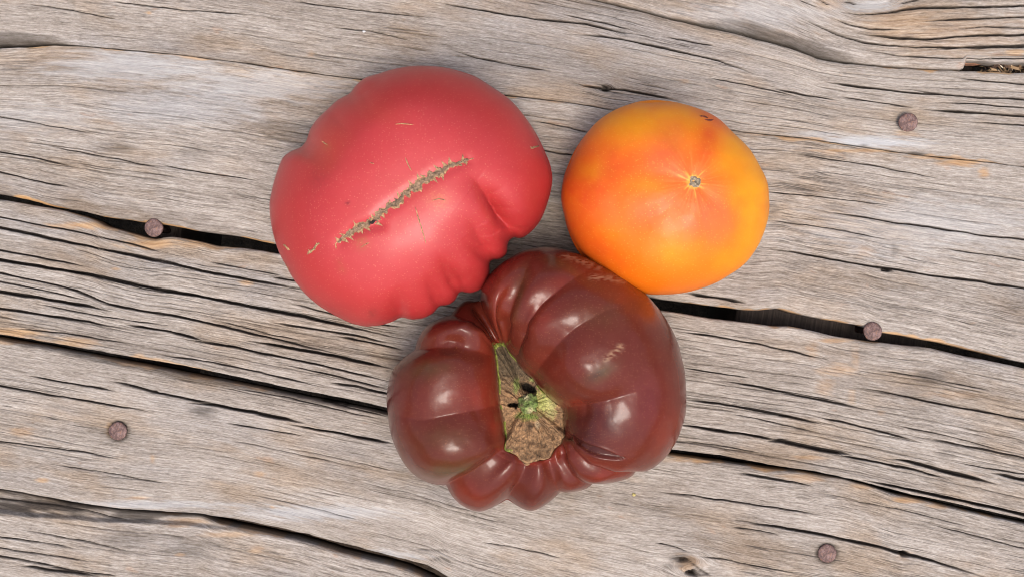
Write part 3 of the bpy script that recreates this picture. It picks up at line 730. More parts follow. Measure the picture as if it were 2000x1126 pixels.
def colour_field(x, y, base, blobs, seed, wob=24, n_amp=.35):
    """natural colour marbling of a skin; blobs: x, y, rx, ry, angle, amount, colour"""
    col = np.broadcast_to(np.array(base, float), x.shape + (3,)).copy()
    nx = wob * fbm(x / 90., y / 90., seed); ny = wob * fbm(x / 90. + 40, y / 90., seed + 1)
    for k, (bx, by, rx, ry, ang, am, c) in enumerate(blobs):
        ca, sa = math.cos(math.radians(ang)), math.sin(math.radians(ang))
        dx, dy = x + nx - bx, y + ny - by
        u, v = (dx * ca + dy * sa) / rx, (-dx * sa + dy * ca) / ry
        m = am * np.exp(-(u * u + v * v)) * (1 + n_amp * fbm(x / 26. + k, y / 26., seed + 5 + k))
        m = np.clip(m, 0, 1)[..., None]
        col = col * (1 - m) + np.array(c) * m
    return col

def strip(surf, pts, width, lift, seed, parent, mat, name, tint, spikes=0, taper=.35, dens=2.2, hole=None, label=None, rag=.35):
    """raised dry scar lying along pts (photo px) on a skin"""
    rng = np.random.RandomState(seed)
    p = np.array(pts, float)
    L = np.concatenate([[0], np.cumsum(np.hypot(*np.diff(p, axis=0).T))])
    n = max(6, int(L[-1] / dens))
    s = np.linspace(0, L[-1], n)
    x = np.interp(s, L, p[:, 0]); y = np.interp(s, L, p[:, 1])
    tx = np.gradient(x); ty = np.gradient(y); l = np.hypot(tx, ty); tx /= l; ty /= l
    t = s / L[-1]
    wd = width * (1 - (1 - taper) * np.abs(2 * t - 1) ** 4)
    M = 9; q = np.linspace(-1, 1, M)
    wl = wd * (1 + rag * vnoise(s / 8., s * 0 + seed, 101) + rag * vnoise(s / 3.2, s * 0 + seed, 103)); wr = wd * (1 + rag * vnoise(s / 8., s * 0 + seed + 7, 102) + rag * vnoise(s / 3.2, s * 0 + seed + 7, 104))
    half = np.where(q[None] < 0, wl[:, None], wr[:, None]) * q[None] * .5
    X = x[:, None] - ty[:, None] * half; Y = y[:, None] + tx[:, None] * half
    Pc, Nc = surf.at(X.ravel(), Y.ravel())
    h = (1 - q[None] ** 2) * lift + lift * .7 * vnoise(X / 4.5, Y / 4.5, seed + 3) * (1 - q[None] ** 2) + .08 - .3 * (np.abs(q[None]) > .95)
    col = np.broadcast_to(np.array(tint, float), X.shape + (3,)).copy()
    col *= (1 + .45 * vnoise(X / 6., Y / 6., seed + 9))[..., None]
    edge = (np.abs(q[None]) > .7)[..., None] * np.array([.10, .055, .015])
    col = col + edge
    if hole is not None:
        d = np.hypot((X - hole[0]) / hole[2], (Y - hole[1]) / hole[3])
        m = sstep(1.1, .6, d); h = h - .45 * m; col = col * (1 - m[..., None]) + np.array([.012, .009, .007]) * m[..., None]
    V = Pc + Nc * (h.ravel()[:, None] * MM)
    faces = [grid_faces(n, M)]
    VV = [V]; CC = [col.reshape(-1, 3)]; k0 = len(V); tri = []
    for k in range(spikes):
        side = 1 if k % 2 else -1
        ts = np.clip((k + .5 + rng.uniform(-1.1, 1.1)) / spikes, .01, .99)
        i = int(ts * (n - 1)); hw = (wl if side < 0 else wr)[i] * .5
        ln = rng.uniform(.2, .85) * min(width, 17) ; bw = rng.uniform(.16, .3) * min(width, 17); sl = rng.uniform(-.5, .5)
        bx, by = x[i] - ty[i] * side * hw * .75, y[i] + tx[i] * side * hw * .75
        pp = [(bx - tx[i] * bw, by - ty[i] * bw), (bx + tx[i] * bw, by + ty[i] * bw),
              (bx - ty[i] * side * ln + tx[i] * sl * ln, by + tx[i] * side * ln + ty[i] * sl * ln), (bx - ty[i] * side * ln * .3, by + tx[i] * side * ln * .3)]
        sp, sn = surf.at([a[0] for a in pp], [a[1] for a in pp])
        sp = sp + sn * (np.array([.1, .1, .12, .55])[:, None] * MM)
        VV.append(sp); CC.append(np.tile(np.array([[.43, .26, .13]]), (4, 1)) * rng.uniform(.75, 1.15))
        tri += [[k0, k0 + 1, k0 + 3], [k0 + 1, k0 + 2, k0 + 3], [k0 + 2, k0, k0 + 3]]; k0 += 4
    if tri: faces.append(np.array(tri))
    o = mesh_obj(name, np.concatenate(VV), faces, mat, parent, True, colors={'tint': np.concatenate(CC)})
    if label: o['label'] = label
    return o

def patch(surf, cx, cy, rx, ry, lift, seed, parent, mat, name, colfn, rays=0, N=48, M=14, lump=.4):
    """small dry scar disc on a skin"""
    a = np.linspace(0, 2 * np.pi, N, endpoint=False); rho = np.linspace(.02, 1, M)[:, None]
    rim = 1 + .14 * vnoise(np.cos(a) * 2.5 + seed, np.sin(a) * 2.5, seed)
    X = cx + rx * rho * rim * np.cos(a); Y = cy + ry * rho * rim * np.sin(a)
    P, Nn = surf.at(X.ravel(), Y.ravel())
    h = lift * (1 - rho ** 2) + lump * lift * vnoise(X / 3.4, Y / 3.4, seed + 1) * (1 - rho ** 4) - .08
    V = P + Nn * (h.ravel()[:, None] * MM)
    return mesh_obj(name, V, [grid_faces(M, N, closed=True), np.arange(N)[None, ::-1]], mat, parent, True, colors={'tint': colfn(X, Y, rho + 0 * X).reshape(-1, 3)})

# ---------------------------------------------------------------- pink tomato
out_pink = [(527, 398), (532, 369), (539, 340), (551, 307), (563, 296), (585, 286), (596, 273), (605, 250), (620, 231), (639, 213), (659, 196), (683, 182), (695, 166), (711, 153), (740, 145),
            (769, 136), (798, 130), (827, 127), (860, 129), (894, 136), (927, 147), (961, 168), (990, 189), (1014, 213), (1033, 237), (1052, 268), (1066, 297), (1076, 321), (1080, 345),
            (1077, 369), (1069, 398), (1058, 427), (1043, 450), (1026, 467), (1010, 476), (1004, 474), (1000, 484), (992, 498), (978, 508), (962, 509), (958, 514), (958, 532), (951, 551), (937, 566), (918, 573),
            (898, 570), (892, 584), (878, 595), (858, 598), (847, 611), (827, 621), (803, 624), (783, 619), (765, 628), (740, 635), (711, 637), (683, 630), (654, 616), (625, 599), (596, 575),
            (572, 546), (558, 518), (544, 489), (534, 455), (529, 427)]
SCAR = [(661, 473), (676, 459), (693, 448), (712, 439), (727, 433), (742, 419), (757, 406), (775, 394), (790, 380), (806, 370), (823, 358), (845, 341), (865, 332), (885, 324), (903, 316), (914, 312)]

def make_pink():
    P, a = dome(out_pink, (800, 385), (-14, -12), 35, 79, 2.5)
    x, y = to_px(P); topm = np.zeros(P.shape[:2]); topm[:230] = 1
    Nn = grid_normals(P)
    d = np.zeros(P.shape[:2])
    def gr(pts, dep, wid, sharp=.6):
        nonlocal d
        q, t = poly_dist(x, y, pts)
        amp = dep * .5 * (.25 + .75 * sstep(0, .22, t)) * (1 - sstep(.3, 1, t))
        wv = wid * (1 + .9 * t)
        d -= amp * np.exp(-((np.sqrt(q * q + 4) - 2) / wv) ** (1.25))
    gr([(1006, 482), (1003, 455), (990, 420), (968, 385), (935, 352), (895, 326)], 21, 15)
    gr([(958, 514), (950, 488), (932, 450), (895, 400)], 7.0, 20)
    gr([(896, 572), (880, 540), (850, 485)], 5.0, 18)
    gr([(858, 600), (845, 572), (825, 530)], 3., 13)
    gr([(782, 621), (775, 600), (760, 560)], 1.9, 14)
    gr([(577, 285), (610, 305), (660, 345)], 2.6, 26)
    gr([(596, 270), (625, 290), (670, 330)], .8, 20)
    gr([(695, 163), (710, 190), (740, 250)], 3.2, 26)
    gr([(640, 213), (665, 240), (700, 280)], 2.2, 20)
    gr([(1080, 330), (1030, 325), (960, 318)], 1.2, 26)
    gr([(905, 135), (895, 200), (880, 260)], .9, 40)
    q, t = poly_dist(x, y, SCAR)
    d -= topm * (1.0 * np.exp(-(q / 13.) ** 2) + .9 * np.exp(-(q / 70.) ** 2))
    q2, _ = poly_dist(x, y, [(740, 440), (715, 446), (690, 452)])
    d -= topm * 1.2 * np.exp(-(q2 / 12.) ** 2)
    d += topm * (.8 * vnoise(x / 150., y / 150., 201) + .08 * vnoise(x / 40., y / 40., 202))
    P = P + Nn * (d * MM)[..., None]
    z0 = P[..., 2].min(); P[..., 2] = np.maximum(P[..., 2], z0 + 0)
    P[..., 2] -= P[..., 2].min() + .0007
    base = np.array([P[..., 0].mean(), P[..., 1].mean(), 0])
    Nn = grid_normals(P)
    root = thing('tomato', 'large matte pink-red ribbed tomato lying with its long brown zipper scar upward', 'tomato', tuple(base), 'heirloom tomatoes on the planks')
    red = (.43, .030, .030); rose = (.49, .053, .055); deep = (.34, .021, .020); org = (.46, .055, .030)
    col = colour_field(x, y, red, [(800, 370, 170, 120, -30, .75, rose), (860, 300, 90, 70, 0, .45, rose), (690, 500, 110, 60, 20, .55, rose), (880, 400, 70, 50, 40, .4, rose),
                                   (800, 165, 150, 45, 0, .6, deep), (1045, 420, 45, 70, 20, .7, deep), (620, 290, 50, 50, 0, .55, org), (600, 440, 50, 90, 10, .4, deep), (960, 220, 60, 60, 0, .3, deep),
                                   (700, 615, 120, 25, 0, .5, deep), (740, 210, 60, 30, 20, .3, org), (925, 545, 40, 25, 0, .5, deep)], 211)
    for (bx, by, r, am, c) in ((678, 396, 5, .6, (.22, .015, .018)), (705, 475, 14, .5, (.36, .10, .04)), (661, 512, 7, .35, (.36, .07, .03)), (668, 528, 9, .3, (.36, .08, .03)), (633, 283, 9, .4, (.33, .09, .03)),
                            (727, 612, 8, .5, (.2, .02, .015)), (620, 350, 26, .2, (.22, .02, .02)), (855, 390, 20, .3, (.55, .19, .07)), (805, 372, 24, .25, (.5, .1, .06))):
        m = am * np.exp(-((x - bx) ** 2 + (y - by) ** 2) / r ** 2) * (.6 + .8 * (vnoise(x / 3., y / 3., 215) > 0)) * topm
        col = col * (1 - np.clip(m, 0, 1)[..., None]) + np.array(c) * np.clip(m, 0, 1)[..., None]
    R, C = P.shape[:2]
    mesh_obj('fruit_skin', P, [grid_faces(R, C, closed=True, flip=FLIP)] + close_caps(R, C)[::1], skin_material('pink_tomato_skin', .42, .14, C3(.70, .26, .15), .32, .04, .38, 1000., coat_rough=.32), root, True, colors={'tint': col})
    s = Surf(P[:235], Nn[:235])
    strip(s, SCAR, 17, .6, 301, root, M_cork, 'blossom_scar', (.245, .160, .098), spikes=34, hole=(729, 435, 10.5, 8), rag=.5)
    small = [([(600, 497), (611, 487), (624, 474)], 5.5, 6), ([(554, 478), (560, 483), (565, 489)], 5, 0), ([(811, 405), (817, 425), (824, 448), (832, 476)], 2.6, 0), ([(772, 243), (788, 242), (806, 244)], 2.2, 0),
             ([(791, 307), (797, 322), (804, 334)], 2.2, 0), ([(660, 470), (655, 477), (657, 486)], 2.2, 0), ([(1036, 291), (1044, 288), (1052, 285)], 4, 4), ([(558, 515), (566, 527), (576, 540)], 2.4, 0),
             ([(722, 318), (731, 320)], 1.6, 0), ([(628, 276), (640, 283)], 2.4, 0), ([(705, 483), (722, 473)], 1.8, 0), ([(914, 313), (926, 309)], 1.8, 0), ([(660, 474), (668, 466)], 3, 0), ([(845, 392), (858, 388), (870, 392)], 2.4, 5)]
    for k, (pts, wd, sp) in enumerate(small):
        strip(s, pts, wd, .22, 320 + k, root, M_cork, 'skin_scar', (.46, .27, .13) if sp == 0 else (.33, .22, .11), spikes=sp, taper=.2, dens=1.6)
make_pink()

# ---------------------------------------------------------------- orange tomato
out_or = [(45, 580), (45, 540), (60, 450), (90, 370), (130, 290), (190, 210), (250, 150), (320, 105), (390, 70), (460, 48), (540, 40), (620, 45), (700, 60), (780, 85), (860, 125), (930, 180), (1000, 245), (1060, 310),
          (1110, 390), (1145, 470), (1163, 550), (1166, 620), (1156, 690), (1130, 760), (1090, 840), (1040, 905), (970, 965), (890, 1015), (800, 1050), (700, 1075), (600, 1083), (500, 1081), (410, 1062), (310, 1010),
          (215, 935), (135, 850), (90, 760), (62, 660)]
out_or = [(1080 + .3642 * a, 180 + .3642 * b) for a, b in out_or]
def make_orange():
    P, a = dome(out_or, (1300, 385), (16, -10), 30, 67, 2.35, N=420, rows=180, soft=24)
    x, y = to_px(P); topm = np.zeros(P.shape[:2]); topm[:180] = 1
    Nn = grid_normals(P); d = np.zeros(P.shape[:2])
    cx, cy = 1356, 355
    r = np.hypot(x - cx, y - cy); ph = np.arctan2(y - cy, x - cx)
    d -= topm * 1.1 * np.exp(-(r / 26.) ** 2)
    d += topm * .9 * np.exp(-((r - 60) / 45.) ** 2) * (.3 + .5 * np.sin(ph * 5 + .6))
    for (ang, am) in ((-115, 1.0), (-170, .7), (140, 1.1), (75, .8), (20, .7), (-50, .8)):
        dl = np.angle(np.exp(1j * (ph - math.radians(ang))))
        d -= topm * am * np.exp(-(dl / .22) ** 2) * sstep(20, 150, r)
    d += topm * (.8 * fbm(x / 120., y / 120., 221) + .15 * fbm(x / 30., y / 30., 222))
    P = P + Nn * (d * MM)[..., None]
    P[..., 2] -= P[..., 2].min() + .0007
    base = np.array([P[..., 0].mean(), P[..., 1].mean(), 0])
    Nn = grid_normals(P)
    root = thing('tomato', 'smooth round orange and yellow tomato with pink blush around a small blossom scar', 'tomato', tuple(base), 'heirloom tomatoes on the planks')
    z = lambda u, v: (1080 + .3642 * u, 180 + .3642 * v)
    og = (.78, .170, .003); yl = (.82, .315, .003); pk = (.71, .115, .030); rd = (.67, .075, .008); sm = (.72, .15, .03)
    B = []
    for (u, v, ru, rv, an, am, c) in [(120, 560, 230, 420, 5, .75, rd), (330, 400, 200, 110, 10, .55, rd), (200, 410, 60, 60, 0, .4, yl), (560, 130, 330, 120, -5, .65, yl), (440, 200, 160, 90, 0, .35, yl), (1080, 560, 110, 330, 0, .98, yl), (960, 300, 120, 150, 30, .7, yl),
                                      (820, 270, 70, 190, 15, .72, rd), (880, 130, 150, 50, 35, .6, rd), (580, 350, 110, 120, 20, .8, pk), (660, 430, 120, 80, 0, .6, pk), (800, 640, 170, 170, 0, .85, pk), (870, 720, 110, 120, 0, .55, pk),
                                      (560, 620, 170, 90, -25, .6, rd), (320, 620, 180, 70, 0, .45, sm), (560, 850, 330, 120, -5, .45, og), (680, 850, 120, 90, 0, .5, yl), (480, 510, 70, 40, 0, .25, yl), (560, 520, 60, 50, 0, .2, yl),
                                      (560, 1030, 420, 80, -8, .6, og), (250, 850, 180, 90, 40, .55, rd), (300, 730, 90, 60, 0, .2, yl), (1000, 880, 160, 90, -45, .6, yl), (640, 220, 60, 120, -10, .4, sm)]:
        B.append((*z(u, v), ru * .3642, rv * .3642, an, am, c))
    col = colour_field(x, y, og, B, 231, wob=16, n_amp=.5)
    rays = np.clip(.5 + .5 * np.sin(ph * 13 + 2 * vnoise(ph * 2, ph * 0, 233)) , 0, 1) ** 3
    rl = 23 + 11 * vnoise(ph * 4, ph * 0 + 3, 234)
    m = (.65 * rays * sstep(rl + 7, rl - 5, r) + .6 * sstep(17, 11, r)) * topm
    m = np.clip(m, 0, 1)[..., None]; col = col * (1 - m) + np.array([.88, .42, .06]) * m
    fine = topm * sstep(85, 15, r) * .35 * np.clip(vnoise(ph * 22, r / 60., 236), 0, 1)
    col = col * (1 - fine[..., None]) + np.array([.86, .36, .1]) * fine[..., None]
    R, C = P.shape[:2]
    mesh_obj('fruit_skin', P, [grid_faces(R, C, closed=True, flip=FLIP)] + close_caps(R, C)[::1], skin_material('orange_tomato_skin', .50, .07, C3(.90, .46, .08), .34, .05, .36, 1000., .08), root, True, colors={'tint': col})
    s = Surf(P[:185], Nn[:185])
    patch(s, 1356, 354, 13, 15, .35, 401, root, M_cork, 'blossom_scar', lambda X, Y, q: np.array([.27, .22, .15]) * (1 + .5 * vnoise(X / 2.5, Y / 2.5, 402))[..., None] + (q > .8)[..., None] * np.array([.12, .09, .03]), lump=.9)
    for k, pts in enumerate(([(1366, 227), (1374, 228), (1383, 231)], [(1376, 234), (1388, 236), (1394, 233)])):
        strip(s, pts, 3.2, .12, 410 + k, root, M_cork, 'skin_scar', (.20, .02, .012), taper=.2, dens=1.5, rag=.6)
make_orange()

# ---------------------------------------------------------------- dark tomato
def zz(pts): return [(740 + .4795 * u, 470 + .4795 * v) for u, v in pts]
#  path from the stem scar over the rib to the outline (zoom coords), rim z, crest z, crest position, outline z, groove depth, groove width
SP = [
    (zz([(487, 415), (448, 350), (418, 295), (402, 236)]), 31, 32, .3, 22, 1.5, 5.0),       # cleft
    (zz([(496, 422), (458, 345), (432, 270), (419, 180)]), 34, 52, .55, 32, 0, 0),
    (zz([(505, 432), (502, 330), (530, 240), (580, 140), (640, 27)]), 37, 63, .5, 34, 3.4, 5.0),
    (zz([(518, 450), (525, 360), (580, 240), (640, 140), (740, 35)]), 37, 67, .5, 34, 0, 0),
    (zz([(545, 485), (553, 420), (580, 340), (660, 240), (760, 165), (900, 88)]), 38, 70, .45, 34, 4.6, 5.5),
    (zz([(575, 525), (600, 440), (700, 330), (820, 230), (1000, 150)]), 38, 73, .45, 33, 0, 0),
    (zz([(615, 565), (650, 505), (715, 425), (800, 350), (930, 275), (1120, 250)]), 38, 74, .42, 32, 4.4, 7.5),
    (zz([(650, 600), (730, 520), (850, 430), (1000, 360), (1200, 370)]), 39, 75.5, .36, 32, 0, 0),
    (zz([(700, 650), (800, 590), (920, 530), (1060, 500), (1240, 500)]), 39, 74, .36, 32, 0, 0),
    (zz([(742, 690), (830, 693), (930, 672), (1020, 632), (1110, 600), (1254, 610)]), 40, 68, .40, 31, 4.6, 6.5),
    (zz([(748, 730), (850, 740), (960, 740), (1090, 735), (1247, 720)]), 40, 65, .42, 30, 0, 0),
    (zz([(752, 770), (840, 810), (950, 835), (1080, 840), (1195, 845)]), 40, 61, .42, 28, 0, 0),
    (zz([(750, 795), (785, 860), (850, 930), (950, 965), (1060, 958)]), 40, 53, .40, 25, 3.4, 3.2),
    (zz([(738, 812), (765, 890), (820, 955), (890, 990), (985, 978)]), 40, 49, .38, 23, 0, 0),
    (zz([(725, 828), (745, 900), (785, 970), (830, 1000), (880, 1003)]), 41, 46, .26, 22, 2.4, 2.4),
    (zz([(712, 845), (728, 920), (752, 985), (785, 1020), (820, 1020)]), 42, 46, .2, 22, 0, 0),
    (zz([(690, 870), (706, 940), (722, 1000), (735, 1040), (748, 1038)]), 42, 45, .16, 21, 2.6, 3.0),
    (zz([(650, 884), (652, 960), (645, 1030), (625, 1104)]), 44, 47.5, .16, 22, 0, 0),
    (zz([(605, 886), (590, 950), (562, 1020), (522, 1086)]), 44, 46, .16, 21, 4.4, 5.0),
    (zz([(572, 862), (520, 935), (460, 1010), (390, 1103)]), 43.5, 48.5, .2, 22, 0, 0),
    (zz([(532, 836), (475, 900), (390, 965), (255, 1024)]), 42.5, 49, .3, 22, 4.6, 5.0),
    (zz([(524, 790), (430, 840), (290, 900), (130, 945)]), 41, 59, .50, 25, 0, 0),
    (zz([(512, 730), (410, 760), (240, 790), (50, 800)]), 41, 61, .52, 26, 0, 0),
    (zz([(502, 665), (410, 688), (300, 708), (160, 735), (31, 705)]), 41, 60, .52, 26, 3.4, 6.5),
    (zz([(492, 590), (400, 590), (220, 590), (34, 590)]), 40, 60, .52, 26, 0, 0),
    (zz([(484, 520), (400, 500), (250, 480), (66, 505)]), 39, 58, .50, 26, 0, 0),
    (zz([(479, 470), (410, 446), (310, 422), (210, 420), (124, 432)]), 38, 54, .48, 25, 3.2, 5.5),
    (zz([(478, 440), (425, 385), (335, 345), (190, 345)]), 37, 54.5, .5, 24.5, 0, 0),
    (zz([(480, 425), (440, 360), (390, 315), (285, 289)]), 36, 47, .42, 23.5, 1.8, 4.0),
    (zz([(483, 417), (440, 345), (395, 285), (358, 240)]), 33, 37, .35, 22, 0, 0),
]
def make_dark():
    NT_, Na = 150, 760
    s = np.linspace(0, 1, NT_); tau = (1 - np.cos(np.pi * s)) / 2
    K = len(SP); paths = np.zeros((K, NT_, 2)); par = np.array([q[1:5] for q in SP], float)
    par[1:12, 0] -= 5; par[21:29, 0] -= 5
    for k, q in enumerate(SP):
        p = np.array(q[0]); L = np.concatenate([[0], np.cumsum(np.hypot(*np.diff(p, axis=0).T))]); L /= L[-1]
        lin = np.linspace(0, 1, 200)
        for c in (0, 1):
            # smooth the traced path a little
            v = np.interp(lin, L, p[:, c]); n = 14; kk = np.hanning(2 * n + 3)[1:-1]; kk /= kk.sum()
            vp = np.concatenate([v[0] + (v[1] - v[0]) * np.arange(-n, 0), v, v[-1] + (v[-1] - v[-2]) * np.arange(1, n + 1)])
            paths[k, :, c] = np.interp(tau, lin, np.convolve(vp, kk, 'valid'))
    mid = paths[:, NT_ // 2]; end = paths[:, -1]
    nxt = lambda v: np.roll(v, -1, 0)
    ch = np.hypot(*(nxt(end) - end).T) * .6 + np.hypot(*(nxt(mid) - mid).T) * .6 + 8
    ak = np.concatenate([[0], np.cumsum(ch)[:-1]]) / ch.sum()
    a = np.arange(Na) / Na
    G = periodic(ak, paths, a)                                # (Na, NT, 2)
    pr = periodic(ak, par, a)
    # soften the base so that only the grooves crease
    def soft(v, n):
        for _ in range(n): v = .5 * v + .25 * (np.roll(v, 1, 0) + np.roll(v, -1, 0))
        return v
    pr = soft(pr, 60); G = soft(G, 12)
    X = G[..., 0].T; Y = G[..., 1].T
    ze, zc, tc, zs = [pr[:, k][None] for k in range(4)]
    t = tau[:, None]
    up = np.sqrt(np.clip(1 - (1 - np.clip(t / tc, 0, 1)) ** 2.0, 0, 1))
    q = np.clip((t - tc) / (1 - tc), 0, 1)
    dn = np.sqrt(np.clip(1 - q ** 2.15, 0, 1))
    Z = np.where(t < tc, ze + (zc - ze) * up, zs + (zc - zs) * dn)
    for _ in range(4):
        Z[1:-1] = .5 * Z[1:-1] + .25 * (Z[:-2] + Z[2:])
    W = world(X, Y, Z * MM)
    c0 = np.array([.008, -.050, 0])
    c0[:2] = W[-1].mean(0)[:2]
    low = []
    for qq in np.linspace(0, np.pi / 2, 56)[1:-1]:
        f = np.cos(qq) ** .8
        pt = c0 + (W[-1] - c0) * f; pt[:, 2] = W[-1][:, 2] * (1 - np.sin(qq))
        low.append(pt)
    cen = world(np.array(1030.), np.array(785.), np.array(.033))
    inn = []
    for f in (.05, .35, .7, .93):
        pt = cen + (W[0] - cen) * f; pt[:, 2] = W[0][:, 2] - (.014 * (1 - f) ** .5) - .001
        inn.append(pt)
    P = np.concatenate([np.stack(inn), W, np.stack(low)], 0)
    n_in, n_low = len(inn), len(low)
    j0 = n_in + NT_ - 1
    for _ in range(30):                                       # round the turn from shoulder to belly
        sl = slice(j0 - 9, j0 + 8)
        P[sl, :, 2] = .5 * P[sl, :, 2] + .25 * (P[j0 - 10:j0 + 7, :, 2] + P[j0 - 8:j0 + 9, :, 2])
    Nn = grid_normals(P)
    da = np.linalg.norm(np.roll(P, -1, 1) - np.roll(P, 1, 1), axis=-1) * Na / 2 * 1000     # mm per unit a
    da = smoothgrid(da, 40)
    sfull = np.concatenate([np.zeros(n_in), tau, 1 + np.arange(1, n_low + 1) / n_low])[:, None]
    d = np.zeros(P.shape[:2]); gm = np.zeros(P.shape[:2])
    for k, q in enumerate(SP):
        if q[5] == 0: continue
        dl = np.abs(((a - ak[k] + .5) % 1) - .5)[None] * da
        fade = np.interp(sfull[:, 0], [0, .03, .15, .5, .8, 1.0, 1.4, 2], [.1, .2, .6, 1, .95, .85, .6, 0])
        if k in (2, 4): fade = np.interp(sfull[:, 0], [0, .03, .15, .5, .75, 1.0, 2], [.2, .5, 1, 1, .45, .15, 0])
        if 15 < k < 21: fade = np.interp(sfull[:, 0], [0, .03, .15, .5, .8, 1.0, 1.4, 2], [.5, .62, .85, 1, .95, .85, .6, 0])
        if k in (6, 9): fade = np.interp(sfull[:, 0], [0, .03, .15, .4, .62, .85, 2], [.2, .5, 1, .9, .3, .02, 0])
        if k == 23: fade = np.interp(sfull[:, 0], [0, .05, .2, .55, .75, .9, 1.3, 2], [.3, .6, .9, 1, .7, .2, .1, 0])
        e = np.exp(-(np.sqrt(dl ** 2 + .25 ** 2) - .25) / q[6])
        d -= q[5] * fade[:, None] * e
        gm = np.maximum(gm, fade[:, None] * np.exp(-(dl / 1.2) ** 2))
        # ribs bulge either side
    x, y = to_px(P); topm = np.zeros(P.shape[:2]); topm[:n_in + NT_] = 1; topm[:n_in + 2] = 0
    def crease(pts, dep, wid):
        nonlocal d
        qd, tt = poly_dist(x, y, pts)
        d -= topm * dep * np.exp(-(np.sqrt(qd ** 2 + 1) - 1) / wid) * np.sin(np.pi * np.clip(tt, .02, .98)) ** .6
    crease(zz([(225, 412), (270, 402), (320, 412), (360, 430)]), 2.0, 10)      # short fold on the upper left lobe
    # sunken glossy split low on the right lobe
    spl = zz([(778, 785), (805, 818), (850, 848), (910, 868), (965, 880), (1005, 884)])
    qd, tt = poly_dist(x, y, spl)
    hw = 9.5 * np.sin(np.pi * np.clip(tt, .02, .98)) ** .8
    sm = topm * sstep(1.15, .6, qd / np.maximum(hw, .6)) * (tt > .01) * (tt < .99)
    d -= 1.8 * sm; 
    rimm = topm * np.exp(-((qd - hw) / 4.) ** 2) * (np.sin(np.pi * tt) > .1)
    d += .35 * rimm
    d += topm * (.7 * fbm(x / 90., y / 90., 241) + .12 * fbm(x / 26., y / 26., 242)) * sstep(0, .25, sfull)
    P = P + Nn * (d * MM)[..., None]
    lowz = P[..., 2].min(); P[..., 2] -= lowz + .0007
    base = np.array([P[..., 0].mean(), P[..., 1].mean(), 0])
    Nn = grid_normals(P)
    root = thing('tomato', 'glossy dark maroon tomato with deep ribs and an open brown stem scar facing up', 'tomato', tuple(base), 'heirloom tomatoes on the planks')
    mh = (.112, .0205, .0120); rd = (.21, .026, .0125); ol = (.078, .043, .015); dk = (.05, .014, .013); pl = (.135, .024, .023); og = (.36, .075, .018)
    B = []
    for (u, v, ru, rv, an, am, c) in [(420, 640, 110, 60, 0, .6, rd), (460, 500, 40, 120, 0, .75, rd), (500, 740, 30, 120, -8, .7, rd), (60, 640, 60, 160, 0, .45, pl), (200, 520, 90, 50, 0, .75, ol), (290, 930, 120, 50, -10, .8, ol), (260, 800, 120, 60, 0, .35, ol),
                                      (480, 220, 50, 170, 12, .65, rd), (560, 200, 20, 130, 20, .4, ol), (760, 110, 160, 25, 25, .5, ol), (640, 300, 60, 90, 30, .5, rd), (800, 150, 100, 40, -25, .5, rd), (1000, 230, 150, 90, 30, .55, rd), (1130, 270, 45, 60, 40, .6, og),
                                      (920, 300, 110, 70, 0, .35, ol), (910, 530, 75, 32, -35, .9, ol), (890, 540, 40, 18, -35, .5, dk), (930, 740, 110, 60, 5, .6, dk), (840, 790, 90, 50, 25, .6, dk), (1130, 640, 90, 130, 0, .5, pl), (1180, 780, 60, 120, 10, .55, rd),
                                      (690, 500, 90, 60, -30, .35, rd), (780, 680, 60, 20, 0, .6, rd), (720, 860, 40, 50, 0, .6, rd), (650, 890, 60, 25, 0, .7, rd), (330, 1030, 90, 40, 20, .6, rd), (620, 1070, 80, 40, 0, .4, dk), (980, 960, 110, 22, -5, .5, rd), (880, 900, 90, 20, 20, .4, rd),
                                      (140, 400, 60, 60, 0, .4, rd), (330, 340, 60, 40, 0, .3, dk)]:
        B.append((740 + .4795 * u, 470 + .4795 * v, ru * .4795, rv * .4795, an, am, c))
    col = colour_field(x, y, mh, B, 251, wob=14, n_amp=.6)
    col = col * (1 - .55 * sm[..., None]) + np.array([.03, .010, .008]) * .55 * sm[..., None]
    # pale netted scratches near the upper edge
    for pts in (zz([(755, 62), (820, 75), (900, 105)]), zz([(870, 145), (930, 150), (995, 165)]), zz([(925, 480), (960, 455), (985, 430)])):
        qd, tt = poly_dist(x, y, pts)
        m = topm * np.exp(-(qd / 6.) ** 2) * np.clip(.15 + vnoise(x / 6., y / 2.2, 255) + .3, 0, 1) * .75
        col = col * (1 - m[..., None]) + np.array([.36, .21, .12]) * m[..., None]
    R, C = P.shape[:2]
    mesh_obj('fruit_skin', P, [grid_faces(R, C, closed=True, flip=FLIP)] + close_caps(R, C)[::1], skin_material('dark_tomato_skin', .24, .25, C3(.42, .16, .07), .30, .03, .16, 1200., .22), root, True, colors={'tint': col})
    # dry stem scar
    ring = P[n_in + 1]; ctr = cen.copy()
    rho = np.concatenate([np.linspace(.02, 1, 46), [1.05]])[:, None, None]
    ra = np.arange(ring.shape[0]) / ring.shape[0] * 2 * np.pi
    Q = ctr + (ring - ctr) * rho * (1 - .028 * sstep(.5, 1, rho) * (1 + vnoise(np.cos(ra) * 14, np.sin(ra) * 14, 269))[None, :, None])
    qx, qy = to_px(Q)
    an = np.arctan2(qy - 790, qx - 1030); rr = np.hypot(qx - 1030, qy - 790)
    r2 = rho[..., 0]
    prof = np.interp(r2[:, 0], [0, .25, .6, .9, 1, 1.05], [-2.2, -1.8, -1.2, -.2, .35, -1.5])[:, None]
    zq = (ring[None, :, 2] * np.clip(r2, 0, 1) + (ring[:, 2].mean() - .001) * (1 - np.clip(r2, 0, 1))) * 1000 + prof
    an = an + .12 * fbm(qx / 14., qy / 14., 268)
